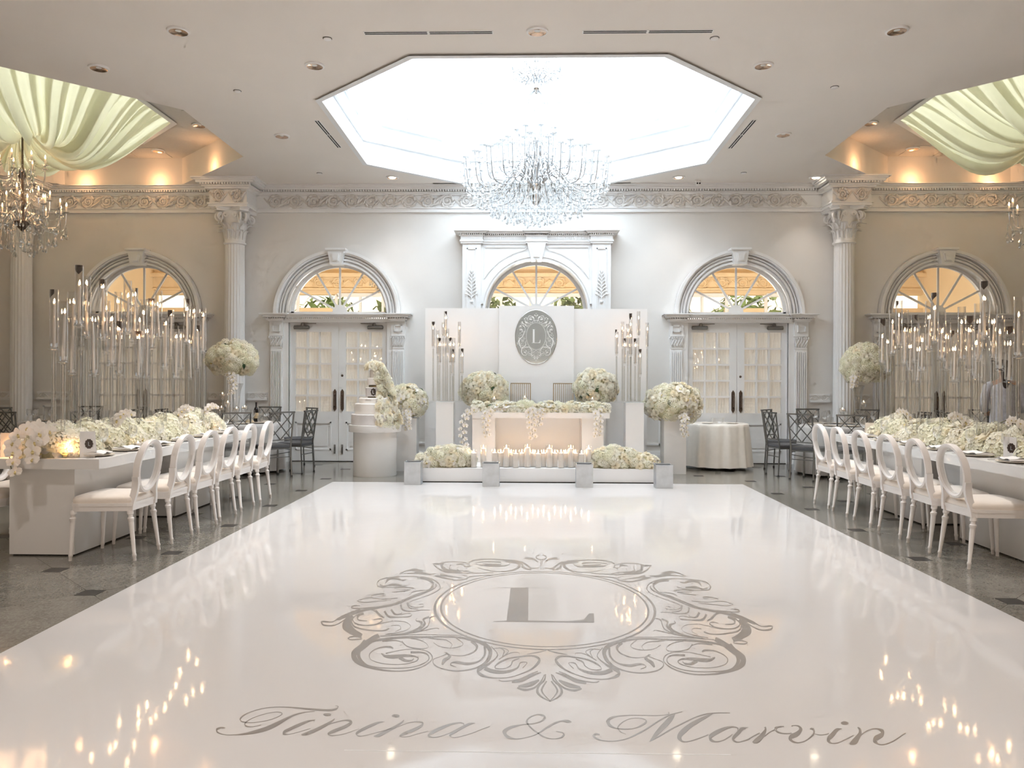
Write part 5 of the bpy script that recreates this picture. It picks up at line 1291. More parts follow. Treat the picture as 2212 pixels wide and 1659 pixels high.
fr = thing('floral_runner', 'dense cream hydrangea and rose runner on table opposite the cake', 'flowers', (0,0,TT))
runner(fr, (4.22,5.6,0), (4.22,9.35,0), .38, .21, .088, MIXT, rows=6, gap=1.12)
for y in (6.7, 7.6, 8.7): orchid_spray(fr, [(4.15,y,.18),(4.1,y+.03,.28),(4.04,y+.05,.32),(3.98,y+.05,.30)], .06, 2)

# ---- white oval-back chairs
def oval_chair():
    t = thing('oval_back_chair', 'x', 'chair')
    def leg(fx, fy, tx, ty):
        P = [(0,.013),(.03,.013),(.035,.0165),(.05,.0165),(.055,.013),(.30,.0205),(.315,.0205),(.322,.026),(.338,.026),(.345,.017),(.362,.017),(.37,.025),(.392,.025),(.40,.022)]
        n = 12; vs = []; fs = []
        for z, r in P:
            k = z/.40; cx, cy = fx+(tx-fx)*k, fy+(ty-fy)*k
            for q in range(n): a = 2*pi*q/n; vs.append((cx+r*math.cos(a), cy+r*math.sin(a), z))
        for i in range(len(P)-1):
            for q in range(n): fs.append((i*n+q, i*n+(q+1)%n, (i+1)*n+(q+1)%n, (i+1)*n+q))
        fs += [tuple(range(n-1,-1,-1)), tuple((len(P)-1)*n+q for q in range(n))]
        return MB().add(vs, fs)
    for s in (-1, 1):
        leg(s*.205,-.25,s*.185,-.20).build('leg', 'chair_white', t, smooth=40)
        leg(s*.235,.255,s*.225,.235).build('leg', 'chair_white', t, smooth=40)
    def outline(k, o=0):
        P = [(-.205,-.225),(.205,-.225),(.215,-.19),(.255,.18),(.25,.235),(.20,.265),(.0,.285),(-.20,.265),(-.25,.235),(-.255,.18),(-.215,-.19)]
        return [(x*k, (y-.03)*k+.03) for x, y in P]
    MB().slab(outline(.98), .395, .45).slab(outline(1.0), .435, .458).build('seat_frame', 'chair_white', t)
    # puffed cushion
    B = outline(.965); vs = []; n = len(B)
    lv = [(1.,.458),(1.012,.475),(1.0,.492),(.93,.508),(.75,.522),(.45,.531),(.15,.535)]
    for k, z in lv:
        for x, y in B: vs.append((x*k, (y-.03)*k+.03, z))
    fs = [(i*n+q, i*n+(q+1)%n, (i+1)*n+(q+1)%n, (i+1)*n+q) for i in range(len(lv)-1) for q in range(n)]
    fs.append(tuple((len(lv)-1)*n+q for q in range(n)))
    cu = MB().add(vs, fs).build('seat_cushion', 'ivory', t, smooth=70)
    lean = lambda z: -.212-(z-.46)*.15
    N = 48; zc = .735; A, Bz = .192, .215
    def ring(aw, bw, dy): return [(aw*math.cos(2*pi*i/N)*(1+.04*math.sin(2*pi*i/N)), lean(zc+bw*math.sin(2*pi*i/N))+dy, zc+bw*math.sin(2*pi*i/N)) for i in range(N)]
    rows = [ring(A,Bz,.026), ring(A+.004,Bz+.004,0), ring(A,Bz,-.026), ring(A-.016,Bz-.016,-.030), ring(A-.032,Bz-.032,-.018), ring(A-.034,Bz-.034,.018), ring(A-.016,Bz-.016,.030)]
    vs = [p for r in rows for p in r]; m = len(rows)
    fs = [(i*N+q, i*N+(q+1)%N, ((i+1)%m)*N+(q+1)%N, ((i+1)%m)*N+q) for i in range(m) for q in range(N)]
    mb = MB().add(vs, fs); mb.build('back_frame', 'chair_white', t, smooth=50)
    for s in (-1, 1):      # stiles sweeping from the rear legs to the oval
        P = catmull([(s*.187,-.205,.40),(s*.185,-.212,.46),(s*.160,lean(.54),.54),(s*.160,lean(.61),.61),(s*.175,lean(.66),.665)], 4)
        mb = MB(); vs = []; fs = []
        for i, p in enumerate(P):
            k = i/(len(P)-1); hw = .021-.007*math.sin(pi*k); d = .026
            vs += [(p[0]-hw,p[1]-d,p[2]),(p[0]+hw,p[1]-d,p[2]),(p[0]+hw,p[1]+d,p[2]),(p[0]-hw,p[1]+d,p[2])]
        for i in range(len(P)-1):
            for q in range(4): fs.append((i*4+q, i*4+(q+1)%4, (i+1)*4+(q+1)%4, (i+1)*4+q))
        fs += [(3,2,1,0), tuple(len(vs)-4+q for q in range(4))]
        mb.add(vs, fs).build('back_stile', 'chair_white', t, smooth=40)
    r0 = ring(A-.03,Bz-.03,.004); r1 = ring(A-.03,Bz-.03,-.004); c = len(r0)
    MB().add(r0+r1, [tuple(range(c)), tuple(range(2*c-1,c-1,-1))]+[(i,i+c,(i+1)%c+c,(i+1)%c) for i in range(c)]).build('clear_back_panel', 'acrylic', t)
    return t
oc = oval_chair(); ocn = 0
ORD = ['first', 'second', 'third', 'fourth', 'fifth', 'sixth']
LCH = [9.34, 8.755, 8.19, 7.60, 7.06, 6.42]; RCH = [9.23, 8.665, 8.085, 7.52, 6.94, 6.38]
rj = random.Random(8)
def place_oval(x, y, rz, label, group):
    global ocn
    if ocn == 0:
        oc.location = (x, y, 0); oc.rotation_euler = (0,0,rz); oc['label'] = label; oc['group'] = group
    else: dup(oc, (x, y, 0), rz, label, group)
    ocn += 1
for k, y in enumerate(LCH): place_oval(-3.40+rj.uniform(-.015,.015), y, pi/2+rj.uniform(-.04,.04), '%s oval-back chair from the doors along the cake-side long table, dance-floor side' % ORD[k], 'oval-back chairs on the dance-floor side of the cake-side table')
for k, y in enumerate(RCH): place_oval(3.645+rj.uniform(-.015,.015), y, -pi/2+rj.uniform(-.04,.04), '%s oval-back chair from doors along table opposite the cake, dance-floor side' % ORD[k], 'oval-back chairs on the dance-floor side of the other long table')
for k, y in enumerate(LCH): place_oval(-4.62, y, -pi/2+rj.uniform(-.04,.04), '%s oval-back chair from the doors along the cake-side table, wall side' % ORD[k], 'oval-back chairs on the wall side of the cake-side table')
for k, y in enumerate(RCH): place_oval(4.86, y, pi/2+rj.uniform(-.04,.04), '%s oval-back chair from doors along table opposite the cake, wall side' % ORD[k], 'oval-back chairs on the wall side of the other long table')

# ---- place settings
plate_me = MB().lathe([(.07,0),(.133,.012),(.135,.016),(.10,.010),(.002,.008)], 32).mesh('charger_plate', 'porcelain', smooth=40)
def napkin():
    mb = MB()
    mb.grid(lambda u, v: ((u-.5)*.17, (v-.5)*.24, .012+.012*math.sin(pi*u)+.006*math.sin(v*9+u*4)+.004*math.cos(u*11)), 10, 12)
    mb.grid(lambda u, v: ((u-.5)*.17, (v-.5)*.24, .006+.004*math.sin(v*7)), 6, 6)
    for a in (-.12, .12): mb.grid(lambda u, v, a=a: ((u-.5)*.17, a, .006+v*(.008+.010*math.sin(pi*u))), 8, 1)
    return mb.mesh('folded_napkin', 'cloth_white', smooth=60)
nap_me = napkin()
def cutlery(kind):
    mb = MB()
    if kind == 'fork':
        mb.tube([(0,-.10,.004),(0,-.02,.007),(0,.03,.005)], [.005,.003,.004], 6, flat=.5); mb.box(-.011,.011,.03,.05,.003,.006)
        for k in range(4): x = -.0095+.0063*k; mb.box(x-.0014,x+.0014,.05,.095,.003,.006)
    else:
        mb.tube([(0,-.11,.005),(0,-.02,.005)], [.006,.005], 6, flat=.6); mb.box(-.007,.009,-.02,.11,.004,.0065)
    return mb.mesh(kind, 'chrome', smooth=40)
CUT = {k: cutlery(k) for k in ('fork', 'knife')}
wine_me = MB().lathe([(.036,0),(.036,.003),(.006,.010),(.004,.09),(.02,.105),(.038,.14),(.040,.17),(.033,.215),(.0322,.215),(.039,.17),(.036,.14),(.018,.108)], 16).mesh('wine_glass', 'glass', smooth=40)
tumb_me = MB().lathe([(.028,0),(.031,.005),(.036,.11),(.0345,.11),(.030,.012),(.002,.010)], 16).mesh('tumbler', 'glass', smooth=40)
def settings(xe, sgn, ys, nm):
    for y in ys:
        x = xe+sgn*.165
        link('charger_plate', plate_me, None, TR(x,y,TT), label='ivory charger plate under a napkin on ' + nm, cat='plate', group='charger plates on ' + nm)
        link('folded_napkin', nap_me, None, TR(x,y,TT+.016,rz=rj.uniform(-.2,.2)), label='folded white napkin on charger plate on ' + nm, cat='napkin', group='napkins on ' + nm)
        link('fork', CUT['fork'], None, TR(x,y+sgn*.20,TT,rz=sgn*pi/2), label='silver fork beside a charger plate on ' + nm, cat='fork', group='forks on ' + nm)
        link('knife', CUT['knife'], None, TR(x,y-sgn*.20,TT,rz=sgn*pi/2), label='silver knife beside a charger plate on ' + nm, cat='knife', group='knives on ' + nm)
        for q, (dx, dy) in enumerate(((.09,.26),)):
            link('wine_glass', wine_me, None, TR(x+sgn*-(-dx)*1., y+dy, TT), label='clear stemmed wine glass before flower runner on ' + nm, cat='glass', group='wine glasses on ' + nm)
settings(LX1, -1, [6.55,7.06,7.60,8.19,8.755,9.34], 'the cake-side table')
settings(LX0, 1, [7.06,8.19,9.34], 'the cake-side table')
settings(RX0, 1, [5.95,6.40,6.94,7.52,8.085,8.665,9.23], 'the opposite table')
settings(RX1, -1, [6.94,8.085,9.23], 'the opposite table')
def menu_card(x, y, rz, label, w_=.13, h=.20, crest=True, lm='card'):
    t = thing('menu_card', label, 'card', (x, y, TT), rz)
    MB().box(-w_/2, w_/2, -.002, .002, 0, h).build('card_sheet', lm, t)
    MB().add([(-w_/2,.002,h),(w_/2,.002,h),(w_/2,.06,0),(-w_/2,.06,0)], [(0,1,2,3)]).build('card_back', lm, t)
    if crest:
        P = []
        for k in range(40): a = 2*pi*k/40; q = 1+.07*math.cos(10*a); P.append((.031*q*math.cos(a)+.012, h*.52+.040*q*math.sin(a)))
        MB().prism(P, -.0035, -.002).build('crest_seal', 'soot', t)
        MB().box(.007,.011,-.0045,-.0034,h*.52-.016,h*.52+.016).box(.007,.022,-.0045,-.0034,h*.52-.016,h*.52-.012).build('seal_letter', 'silver_box', t)
    return t
menu_card(-3.66, 6.43, .25, 'white marbled menu card with dark round crest on cake-side table', .115, .215)
menu_card(-4.31, 6.42, -.1, 'blush card standing behind the cascading orchids on cake-side table', .16, .20, False, 'ivory')
menu_card(3.98, 6.62, -.95, 'white marbled menu card with dark round crest on opposite table', .10, .19)
menu_card(4.0, 9.36, 0, 'blush card standing at the end of the flower runner opposite', .10, .16, False, 'ivory')
def tea(x, y, label, s=1.):
    t = thing('votive_candle', label, 'candle', (x, y, TT))
    MB().lathe([(.026*s,0),(.031*s,.055*s),(.0295*s,.055*s),(.025*s,.004)], 16).build('votive_glass', 'glass', t, smooth=40)
    w_ = MB().lathe([(.0245*s,.004),(.0285*s,.046*s),(.002,.043*s)], 14).build('votive_wax', 'wax', t, smooth=40)
    link('flame', FLS, w_, TR(0,0,.044*s)); return t
tea(-3.79, 6.42, 'small lit votive candle beside the crest menu card'); tea(-3.74, 9.4, 'small lit votive candle near the doors end of cake-side runner', 1.1); tea(-3.70, 7.35, 'small lit votive candle at middle of the cake-side flower runner')
lamp('table_end_glow', 'POINT', (-3.80, 6.40, .90), .35, (1,.55,.2), .02)
lamp('table_end_glow', 'POINT', (-4.28, 6.36, .88), .3, (1,.5,.2), .02)  # warm glow beside the blush card; no votive stands here

# ================================================================ GUEST TABLES AND LATTICE CHAIRS
def lattice_chair():
    t = thing('lattice_chair', 'x', 'chair'); r = .0125
    HT = .965
    back = lambda z: -.19-.07*max(0, z-.44)/.5
    for s in (-1, 1):
        MB().tube([(s*.185,-.215,0),(s*.178,-.19,.44),(s*.19,back(HT),HT)], r, 6).build('back_post', 'grey_metal', t, smooth=40)
        MB().tube([(s*.195,.205,0),(s*.19,.20,.44)], r, 6).build('leg', 'grey_metal', t, smooth=40)
    for s in (-1, 1):
        for yy, fx in ((-.215,.185),(.205,.195)): MB().lathe([(.017,0),(.017,.018),(.013,.022)], 8, (s*fx, yy, 0)).build('foot_cap', 'black', t)
    MB().bar((-.205,back(HT),HT),(.205,back(HT),HT),.026,.022).build('top_rail', 'grey_metal', t)
    MB().bar((-.18,back(.555),.555),(.18,back(.555),.555),.016,.016).build('lower_rail', 'grey_metal', t)
    mb = MB(); 
    for a, b in (((-.185,-.19),(.185,-.19)),((-.19,.20),(.19,.20)),((-.185,-.19),(-.19,.20)),((.185,-.19),(.19,.20))): mb.bar((*a,.425),(*b,.425),.018,.018)
    mb.build('seat_frame', 'grey_metal', t)
    for y0 in (-.2, .2): MB().bar((-.185,y0,.30),(.185,y0,.30),.012,.012).build('stretcher', 'grey_metal', t)
    P = [(-.195,-.19),(.195,-.19),(.205,.19),(.17,.215),(-.17,.215),(-.205,.19)]
    mb = MB(); n = len(P); lv = [(1,.435),(1.02,.45),(1.0,.475),(.85,.486),(.3,.49)]
    vs = [(x*k, y*k, z) for k, z in lv for x, y in P]; fs = [(i*n+q, i*n+(q+1)%n, (i+1)*n+(q+1)%n, (i+1)*n+q) for i in range(len(lv)-1) for q in range(n)]
    fs += [tuple(range(n-1,-1,-1)), tuple((len(lv)-1)*n+q for q in range(n))]
    mb.add(vs, fs).build('seat_cushion', 'grey_seat', t, smooth=60)
    W, Z0, Z1 = .178, .565, .95; sl = 1.12
    for sg in (-1, 1):
        for c in [q*.178 for q in range(-4, 5)]:
            # line z = Zm + sg*sl*(x-c), clipped to the rectangle
            Zm = (Z0+Z1)/2; pts = []
            for x in (-W, W):
                z = Zm+sg*sl*(x-c)
                if Z0 <= z <= Z1: pts.append((x, z))
            for z in (Z0, Z1):
                x = c+(z-Zm)/(sg*sl)
                if -W < x < W: pts.append((x, z))
            if len(pts) >= 2:
                (xa, za), (xb, zb) = pts[0], pts[1]
                MB().bar((xa, back(za)+.004*sg, za), (xb, back(zb)+.004*sg, zb), .011, .014, up=(0,1,0)).build('lattice_bar', 'grey_metal', t)
    return t
lc = lattice_chair(); lcn = 0
def place_lat(x, y, rz, label, group):
    global lcn
    if lcn == 0:
        lc.location = (x, y, 0); lc.rotation_euler = (0,0,rz); lc['label'] = label; lc['group'] = group
    else: dup(lc, (x, y, 0), rz, label, group)
    lcn += 1
def guest(cx, cy, r, angs, nm, seed):
    round_table('round_table', cx, cy, .76, r, r+.05, 17, .022, 'cloth_grey', 'round guest table with lattice chairs, ' + nm, 'silver grey cloth over the round guest table, ' + nm, .03, seed)
    for k, (a, rad) in enumerate(angs):
        A = math.radians(a); x = cx+rad*math.cos(A); y = cy+rad*math.sin(A)
        place_lat(x, y, A+pi/2, 'dark lattice-back chair at the guest table ' + nm, 'lattice chairs, ' + nm)
    for k in range(10):
        A = 2*pi*k/10+.2; x = cx+(r-.22)*math.cos(A); y = cy+(r-.22)*math.sin(A)
        link('charger_plate', plate_me, None, TR(x,y,.763,s=.9), label='ivory plate on the round guest table, ' + nm, cat='plate', group='plates, ' + nm)
        for q in (-.10, .10):
            r2 = .44 if q < 0 else .345; x2 = cx+r2*math.cos(A+.314); y2 = cy+r2*math.sin(A+.314)
            if q < 0: link('wine_glass', wine_me, None, TR(x2,y2,.763), label='clear wine glass on the round guest table, ' + nm, cat='glass', group='wine glasses, ' + nm)
            else: link('tumbler', tumb_me, None, TR(x2,y2,.763), label='clear tumbler on the round guest table, ' + nm, cat='glass', group='tumblers, ' + nm)
G1 = (-4.62, 12.40); G2 = (4.90, 12.40); G3 = (-7.45, 12.35); G4 = (7.65, 12.3)
guest(*G1, .66, [(-71,1.0),(-43,1.08),(-13,1.0),(42,.99),(86,.98),(130,.98),(180,.98),(-125,.98)], 'beside the cake-side column', 1)
guest(*G2, .66, [(-107,1.0),(-138,1.06),(-168,1.0),(140,.99),(96,.98),(52,.98),(0,.98),(-55,.98)], 'beside the column opposite the cake', 2)
guest(*G3, .66, [(165,.98),(-150,.98),(-95,.98),(0,.98),(45,.98),(100,.98),(-45,.98)], 'by the outer doors on the cake side', 3)
guest(*G4, .66, [(180,.98),(135,.98),(-135,.98),(90,.98),(45,.98)], 'by the outer doors opposite the cake', 4)
# tall vases with flower balls
def tall_vase(x, y, z, h, label):
    t = thing('tall_vase', label, 'vase', (x, y, z))
    MB().lathe([(.075,0),(.078,.01),(.03,.03),(.03,.06),(.045,h*.4),(.075,h*.85),(.11,h),(.107,h),(.072,h*.85),(.042,h*.4),(.02,.07)], 24).build('vase_glass', 'glass', t, smooth=40)
    return t
tall_vase(-4.66, 12.38, .763, .62, 'tall flared clear vase on the guest table, cake side')
b_ = flower_ball(-4.70, 12.33, 1.76, .375, 'large hydrangea and rose ball in tall vase, cake side', (1,.85,.74), 210, .062, MIXH, [(.05,-.26,-.2),(.10,-.31,-.30),(.14,-.31,-.42),(.10,-.31,-.54)])
blossom(b_, 'leaf', (.05,-.25,-.27), (0,-1,-.2), .06)
tall_vase(5.10, 12.38, .763, .62, 'tall flared clear vase on guest table opposite the cake')
flower_ball(5.20, 12.33, 1.70, .335, 'dense pale hydrangea ball in tall vase opposite the cake', (1,.85,.92), 200, .058, [('hydrangea',.8),('rose',.2)], [(-.24,-.22,-.16),(-.27,-.24,-.25),(-.28,-.24,-.34)])
for k, (x, y, h) in enumerate([(-4.87,12.36,.47),(-4.84,12.24,.26),(-4.72,12.19,.34),(-4.58,12.19,.25),(-4.47,12.24,.27)]): float_candle(x, y, .763, h, 'lit floating candle in stemmed glass around the tall vase, cake side', 'floating candles, cake side guest table', .05)
for k, (x, y, h) in enumerate([(5.12,12.20,.38),(4.80,12.2,.27)]): float_candle(x, y, .763, h, 'lit floating candle in stemmed glass on guest table opposite cake', 'floating candles, opposite guest table', .05)
t = thing('wine_bottle', 'dark wine bottle standing among glasses on the cake-side guest table', 'bottle', (-4.40, 12.55, .763))
MB().lathe([(.036,0),(.038,.01),(.038,.19),(.030,.22),(.014,.245),(.0135,.30),(.016,.302),(.016,.318)], 18).build('bottle_body', 'amber', t, smooth=40)
MB().lathe([(.0385,.06),(.0385,.15)], 18, cap=False).build('bottle_label', 'wine', t)
t = thing('bread_basket', 'tan folded napkin parcel beside the wine bottle', 'napkin', (-4.44, 12.38, .763)); MB().grid(lambda u, v: ((u-.5)*.13, (v-.5)*.11, .06*math.sin(pi*u)*math.sin(pi*v)+.02*math.sin(u*9)*math.sin(pi*v)), 12, 8).build('parcel_cloth', 'wine', t, smooth=60)

# ================================================================ PERSON (standing with her back half turned, behind the candle forest)
def person(x, y, rz):
    t = thing('person', 'person in pale striped shirt with dark hair standing behind the candles', 'person', (x, y, 0), rz)
    me = bpy.data.meshes.new('body')
    J = {'pelvis':((0,0,.93),.125,.10),'waist':((0,.01,1.10),.115,.085),'chest':((0,.0,1.30),.145,.10),'sh':((0,.01,1.42),.10,.07),'neck':((0,.015,1.50),.045,.045),'jaw':((0,.03,1.57),.055,.062),'head':((0,.02,1.64),.072,.085),'crown':((0,.01,1.71),.055,.065)}
    verts = []; rad = []; idx = {}
    def v(n, p, rx, ry): idx[n] = len(verts); verts.append(p); rad.append((rx, ry))
    for n, (p, a, b) in J.items(): v(n, p, a, b)
    for s, q in ((-1,'l'),(1,'r')):
        v('hip'+q, (s*.09,0,.86), .085,.085); v('knee'+q, (s*.10,.015,.48), .055,.055); v('ank'+q, (s*.10,-.02,.09), .036,.036); v('toe'+q, (s*.11,.13,.03), .034,.026)
        v('shj'+q, (s*.17,0,1.40), .055,.055); v('elb'+q, (s*.235,-.02,1.13), .040,.040); v('wri'+q, (s*.17,.20,1.02), .026,.026); v('palm'+q, (s*.14,.27,1.02), .030,.018)
        for f in range(4): v('f%d%s' % (f,q), (s*(.115+.016*f),.345-.008*abs(f-1.5),1.0), .0085,.0085); v('g%d%s' % (f,q), (s*(.11+.016*f),.37-.01*abs(f-1.5),.975), .0075,.0075)
        v('th'+q, (s*.10,.29,1.03), .010,.010); v('ti'+q, (s*.085,.325,1.02), .008,.008)
    E = [('pelvis','waist'),('waist','chest'),('chest','sh'),('sh','neck'),('neck','jaw'),('jaw','head'),('head','crown')]
    for q in 'lr':
        E += [('pelvis','hip'+q),('hip'+q,'knee'+q),('knee'+q,'ank'+q),('ank'+q,'toe'+q),('sh','shj'+q),('shj'+q,'elb'+q),('elb'+q,'wri'+q),('wri'+q,'palm'+q),('palm'+q,'th'+q),('th'+q,'ti'+q)]
        for f in range(4): E += [('palm'+q,'f%d%s' % (f,q)),('f%d%s' % (f,q),'g%d%s' % (f,q))]
    me.from_pydata(verts, [(idx[a],idx[b]) for a,b in E], []); me.materials.append(M['skin'])
    o = link('body', me, t)
    md = o.modifiers.new('skin', 'SKIN'); md.use_smooth_shade = True
    sk = me.skin_vertices[0].data if me.skin_vertices else None
    if sk is None:
        bm = bmesh.new(); bm.from_mesh(me); bm.verts.layers.skin.verify(); bm.to_mesh(me); bm.free(); sk = me.skin_vertices[0].data
    for i, (a, b) in enumerate(rad): sk[i].radius = (a, b)
    sk[0].use_root = True
    ss = o.modifiers.new('sub', 'SUBSURF'); ss.levels = 1; ss.render_levels = 2
    # clothes follow the trunk
    def sec(L, n=24):
        vs = []; fs = []
        for cx, cy, z, a, b in L:
            for k in range(n): w_ = 2*pi*k/n; vs.append((cx+a*math.cos(w_), cy+b*math.sin(w_), z))
        for i in range(len(L)-1):
            for k in range(n): fs.append((i*n+k, i*n+(k+1)%n, (i+1)*n+(k+1)%n, (i+1)*n+k))
        return MB().add(vs, fs)
    mb = sec([(0,0,.88,.175,.135),(0,0,1.0,.165,.13),(0,.005,1.12,.15,.12),(0,.0,1.28,.178,.135),(0,.0,1.38,.175,.118),(0,.01,1.43,.13,.09),(0,.015,1.465,.062,.06)])
    for s in (-1, 1): mb.tube(catmull([(s*.13,0,1.40),(s*.185,0,1.37),(s*.225,-.015,1.22),(s*.235,-.015,1.12),(s*.21,.07,1.07)], 4), [.062]*5+[.056]*8+[.05]*4, 10)
    mb.build('shirt', 'shirt', t, smooth=60)
    sec([(0,0,.90,.178,.138),(0,0,.75,.19,.15),(0,0,.5,.185,.16),(0,.01,.28,.19,.17)]).build('skirt', 'trousers', t, smooth=60)
    mb = MB(); mb.grid(lambda u, v: tuple(Vector((0,.005,1.655))+Vector((.088*math.sin(pi*(.02+.62*v))*math.cos(pi*(1.0+u)-.35+u*.7), .105*math.sin(pi*(.02+.62*v))*math.sin(pi*(1.0+u)-.35+u*.7), .092*math.cos(pi*(.02+.62*v))))), 18, 10)
    mb.tube(catmull([(0,-.07,1.68),(0,-.115,1.60),(0,-.125,1.48),(0,-.115,1.36)], 4), [.05,.055,.06,.06,.058,.056,.054,.05,.046,.042,.036,.028,.015], 10)
    mb.build('hair', 'hair', t, smooth=60)
    mb = MB().sphere((-.03,.098,1.665),.011,8,6).sphere((.03,.098,1.665),.011,8,6); mb.build('eyes', 'hair', t)
    MB().tube([(0,.10,1.675),(0,.122,1.635),(0,.10,1.622)], [.007,.013,.009], 6).build('nose', 'skin', t, smooth=True)
    MB().tube([(-.022,.094,1.593),(0,.103,1.595),(.022,.094,1.593)], [.003,.006,.003], 6).build('mouth', 'orchid_lip', t, smooth=True)
    for s in (-1, 1): MB().sphere((s*.077,.01,1.645),.022,8,6,(.4,.7,1.2)).build('ear', 'skin', t, smooth=True)
    for s in (-1, 1): MB().sphere((s*.105,.05,.035),.06,10,6,(.7,1.9,.6)).build('shoe', 'black', t, smooth=True)
    return t
person(6.35, 10.7, -.35)

# ================================================================ CHANDELIERS
def drop_mesh(h=.055, r=.016):
    return MB().lathe([(.0015,0),(.004,-.004),(r*.55,-h*.35),(r,-h*.68),(r*.7,-h*.86),(.0008,-h)], 6).mesh('crystal_drop', 'crystal')
DROP = drop_mesh(.07, .020)
SHARD = MB().lathe([(.0008,.0),(.007,-.02),(.005,-.05),(.0008,-.075)], 5).mesh('crystal_drop', 'crystal')
def bead_string(mb, a, b, n, r, sag=0.):
    a = Vector(a); b = Vector(b)
    for k in range(n+1):
        t = k/n; p = a.lerp(b, t); p.z -= sag*4*t*(1-t)
        mb.add([p+Vector(d)*r for d in ((1,0,0),(0,1,0),(-1,0,0),(0,-1,0),(0,0,1),(0,0,-1))], [(0,1,4),(1,2,4),(2,3,4),(3,0,4),(1,0,5),(2,1,5),(3,2,5),(0,3,5)])
def arm_mesh(R, dip, rise, r0=.0085, n=12, mt='crystal'):
    P = catmull([(.04,0,0),(R*.30,0,rise*.5+.05),(R*.55,0,-dip*.4),(R*.78,0,-dip),(R*.95,0,-dip*.4),(R,0,rise)], 5)
    mb = MB(); mb.tube(P, [r0*(1.1-.4*k/len(P)) for k in range(len(P))], 6); return mb
sleeve_me = MB().lathe([(.011,0),(.011,.085),(.006,.09)], 10).mesh('candle_sleeve', 'wax', smooth=40)
bob_me = MB().lathe([(.006,0),(.03,.004),(.045,.016),(.043,.018),(.012,.012),(.012,.022)], 12).mesh('drip_pan', 'crystal', smooth=40)
bulb_me = MB().lathe([(.004,.088),(.010,.10),(.0095,.115),(.004,.135),(.0006,.145)], 8)
bulb_on = bulb_me.mesh('candle_bulb', 'bulb', smooth=True); bulb_offm = bulb_me.mesh('candle_bulb', 'bulb_off', smooth=True)
def chandelier(loc, label, tiers, lit, rings, stem_top, arm_mat, group=None, beads=True, seed=0):
    """tiers: (z, radius, count, dip, rise, phase); rings: (z_top, radius, count, drop_len) of hanging crystal"""
    t = thing('chandelier', label, 'chandelier', loc, 0, group); rr = random.Random(seed)
    mb = MB(); z0 = min(q[0] for q in tiers)
    mb.lathe([(.012,z0-.1),(.05,z0-.06),(.09,z0-.02),(.10,z0+.03),(.03,z0+.06),(.02,z0+.2),(.045,z0+.26),(.05,z0+.32),(.018,z0+.38),(.018,z0+.62),(.05,z0+.68),(.04,z0+.75),(.015,z0+.80),(.012,stem_top)], 14)
    mb.build('stem', 'chrome' if not lit else 'bronze', t, smooth=40)
    for z, R, n, dip, rise, ph in tiers:
        am = arm_mesh(R, dip, rise).mesh('arm', arm_mat, smooth=True)
        for k in range(n):
            a = 2*pi*(k+ph)/n
            arm = link('arm', am, t, TR(0,0,z,rz=a))
            link('drip_pan', bob_me, arm, TR(R,0,rise)); link('candle_sleeve', sleeve_me, arm, TR(R,0,rise+.02)); link('candle_bulb', bulb_on if lit else bulb_offm, arm, TR(R,0,rise+.015))
    nd = 0; extra = MB()
    for z, R, n, L in rings:
        for k in range(n):
            a = 2*pi*(k+rr.random()*.4)/n; R2 = R*rr.uniform(.96,1.04); p = (R2*math.cos(a), R2*math.sin(a), z+rr.uniform(-.02,.02)); l = L*rr.uniform(.75,1.15)
            bead_string(extra, p, (p[0],p[1],p[2]-l), max(2,int(l/.016)), .0062)
            if nd < 290: link('crystal_drop', DROP, t, TR(p[0],p[1],p[2]-l,rz=a,s=rr.uniform(.85,1.35))); nd += 1
            else:
                q = Vector((p[0],p[1],p[2]-l)); s = rr.uniform(.9,1.3)
                extra.lathe([(.0015,0),(.009*s,-.02*s),(.016*s,-.038*s),(.011*s,-.048*s),(.0008,-.056*s)], 5, tuple(q), cap=False)
    for z, R, n, dip, rise, ph in tiers:       # garlands of beads from arm tip to arm tip and up to the stem
        for k in range(n):
            a = 2*pi*(k+ph)/n; b = 2*pi*(k+1+ph)/n
            bead_string(extra, (R*.97*math.cos(a),R*.97*math.sin(a),z+rise),(R*.97*math.cos(b),R*.97*math.sin(b),z+rise), max(5,int(R*2*pi/n/.02)), .006, .05)
            bead_string(extra, (R*.95*math.cos(a),R*.95*math.sin(a),z+rise),(.05*math.cos(a),.05*math.sin(a),z+rise+.42*min(1,R)), max(6,int(R/.03)), .0055, .10*R)
            for q in range(5):
                u = rr.uniform(.35,1.); x, y = R*u*math.cos(a), R*u*math.sin(a); zz = z+rise*(u>.9)-dip*(.3+.5*(u<.9))
                extra.lathe([(.0012,0),(.009,-.02),(.013,-.036),(.008,-.046),(.0008,-.054)], 5, (x+rr.uniform(-.03,.03), y+rr.uniform(-.03,.03), zz), cap=False)
    extra.build('crystal_strands', 'crystal', t, kind='stuff')
    return t
CHX = (SKC, 10.9)
big = chandelier((CHX[0], CHX[1], 4.02), 'huge unlit crystal chandelier hanging below the octagonal skylight', 
    [(.10,1.00,20,.10,.32,0),(.20,.80,16,.08,.34,.5),(.36,.52,10,.05,.32,.2),(.52,.28,8,.04,.34,.3),(1.55,.24,8,-.05,.10,0),(1.62,.36,8,-.06,.06,.5)], False,
    [(.44,1.03,50,.16),(.36,.99,50,.20),(.26,.92,48,.22),(.18,.84,46,.22),(.12,.74,42,.24),(.06,.62,38,.26),(.03,.50,36,.27),(0,.38,32,.28),(-.03,.27,26,.29),(-.05,.16,16,.30),(.40,.80,40,.14),(.50,.62,34,.16),(.62,.45,28,.16),(.80,.28,18,.16),(1.0,.22,16,.25),(1.68,.34,24,.22),(1.9,.30,24,.26)], 3.2, 'arm_silver', None, True, 1)
mb = MB()     # ball finials and pear-shaped upper cage
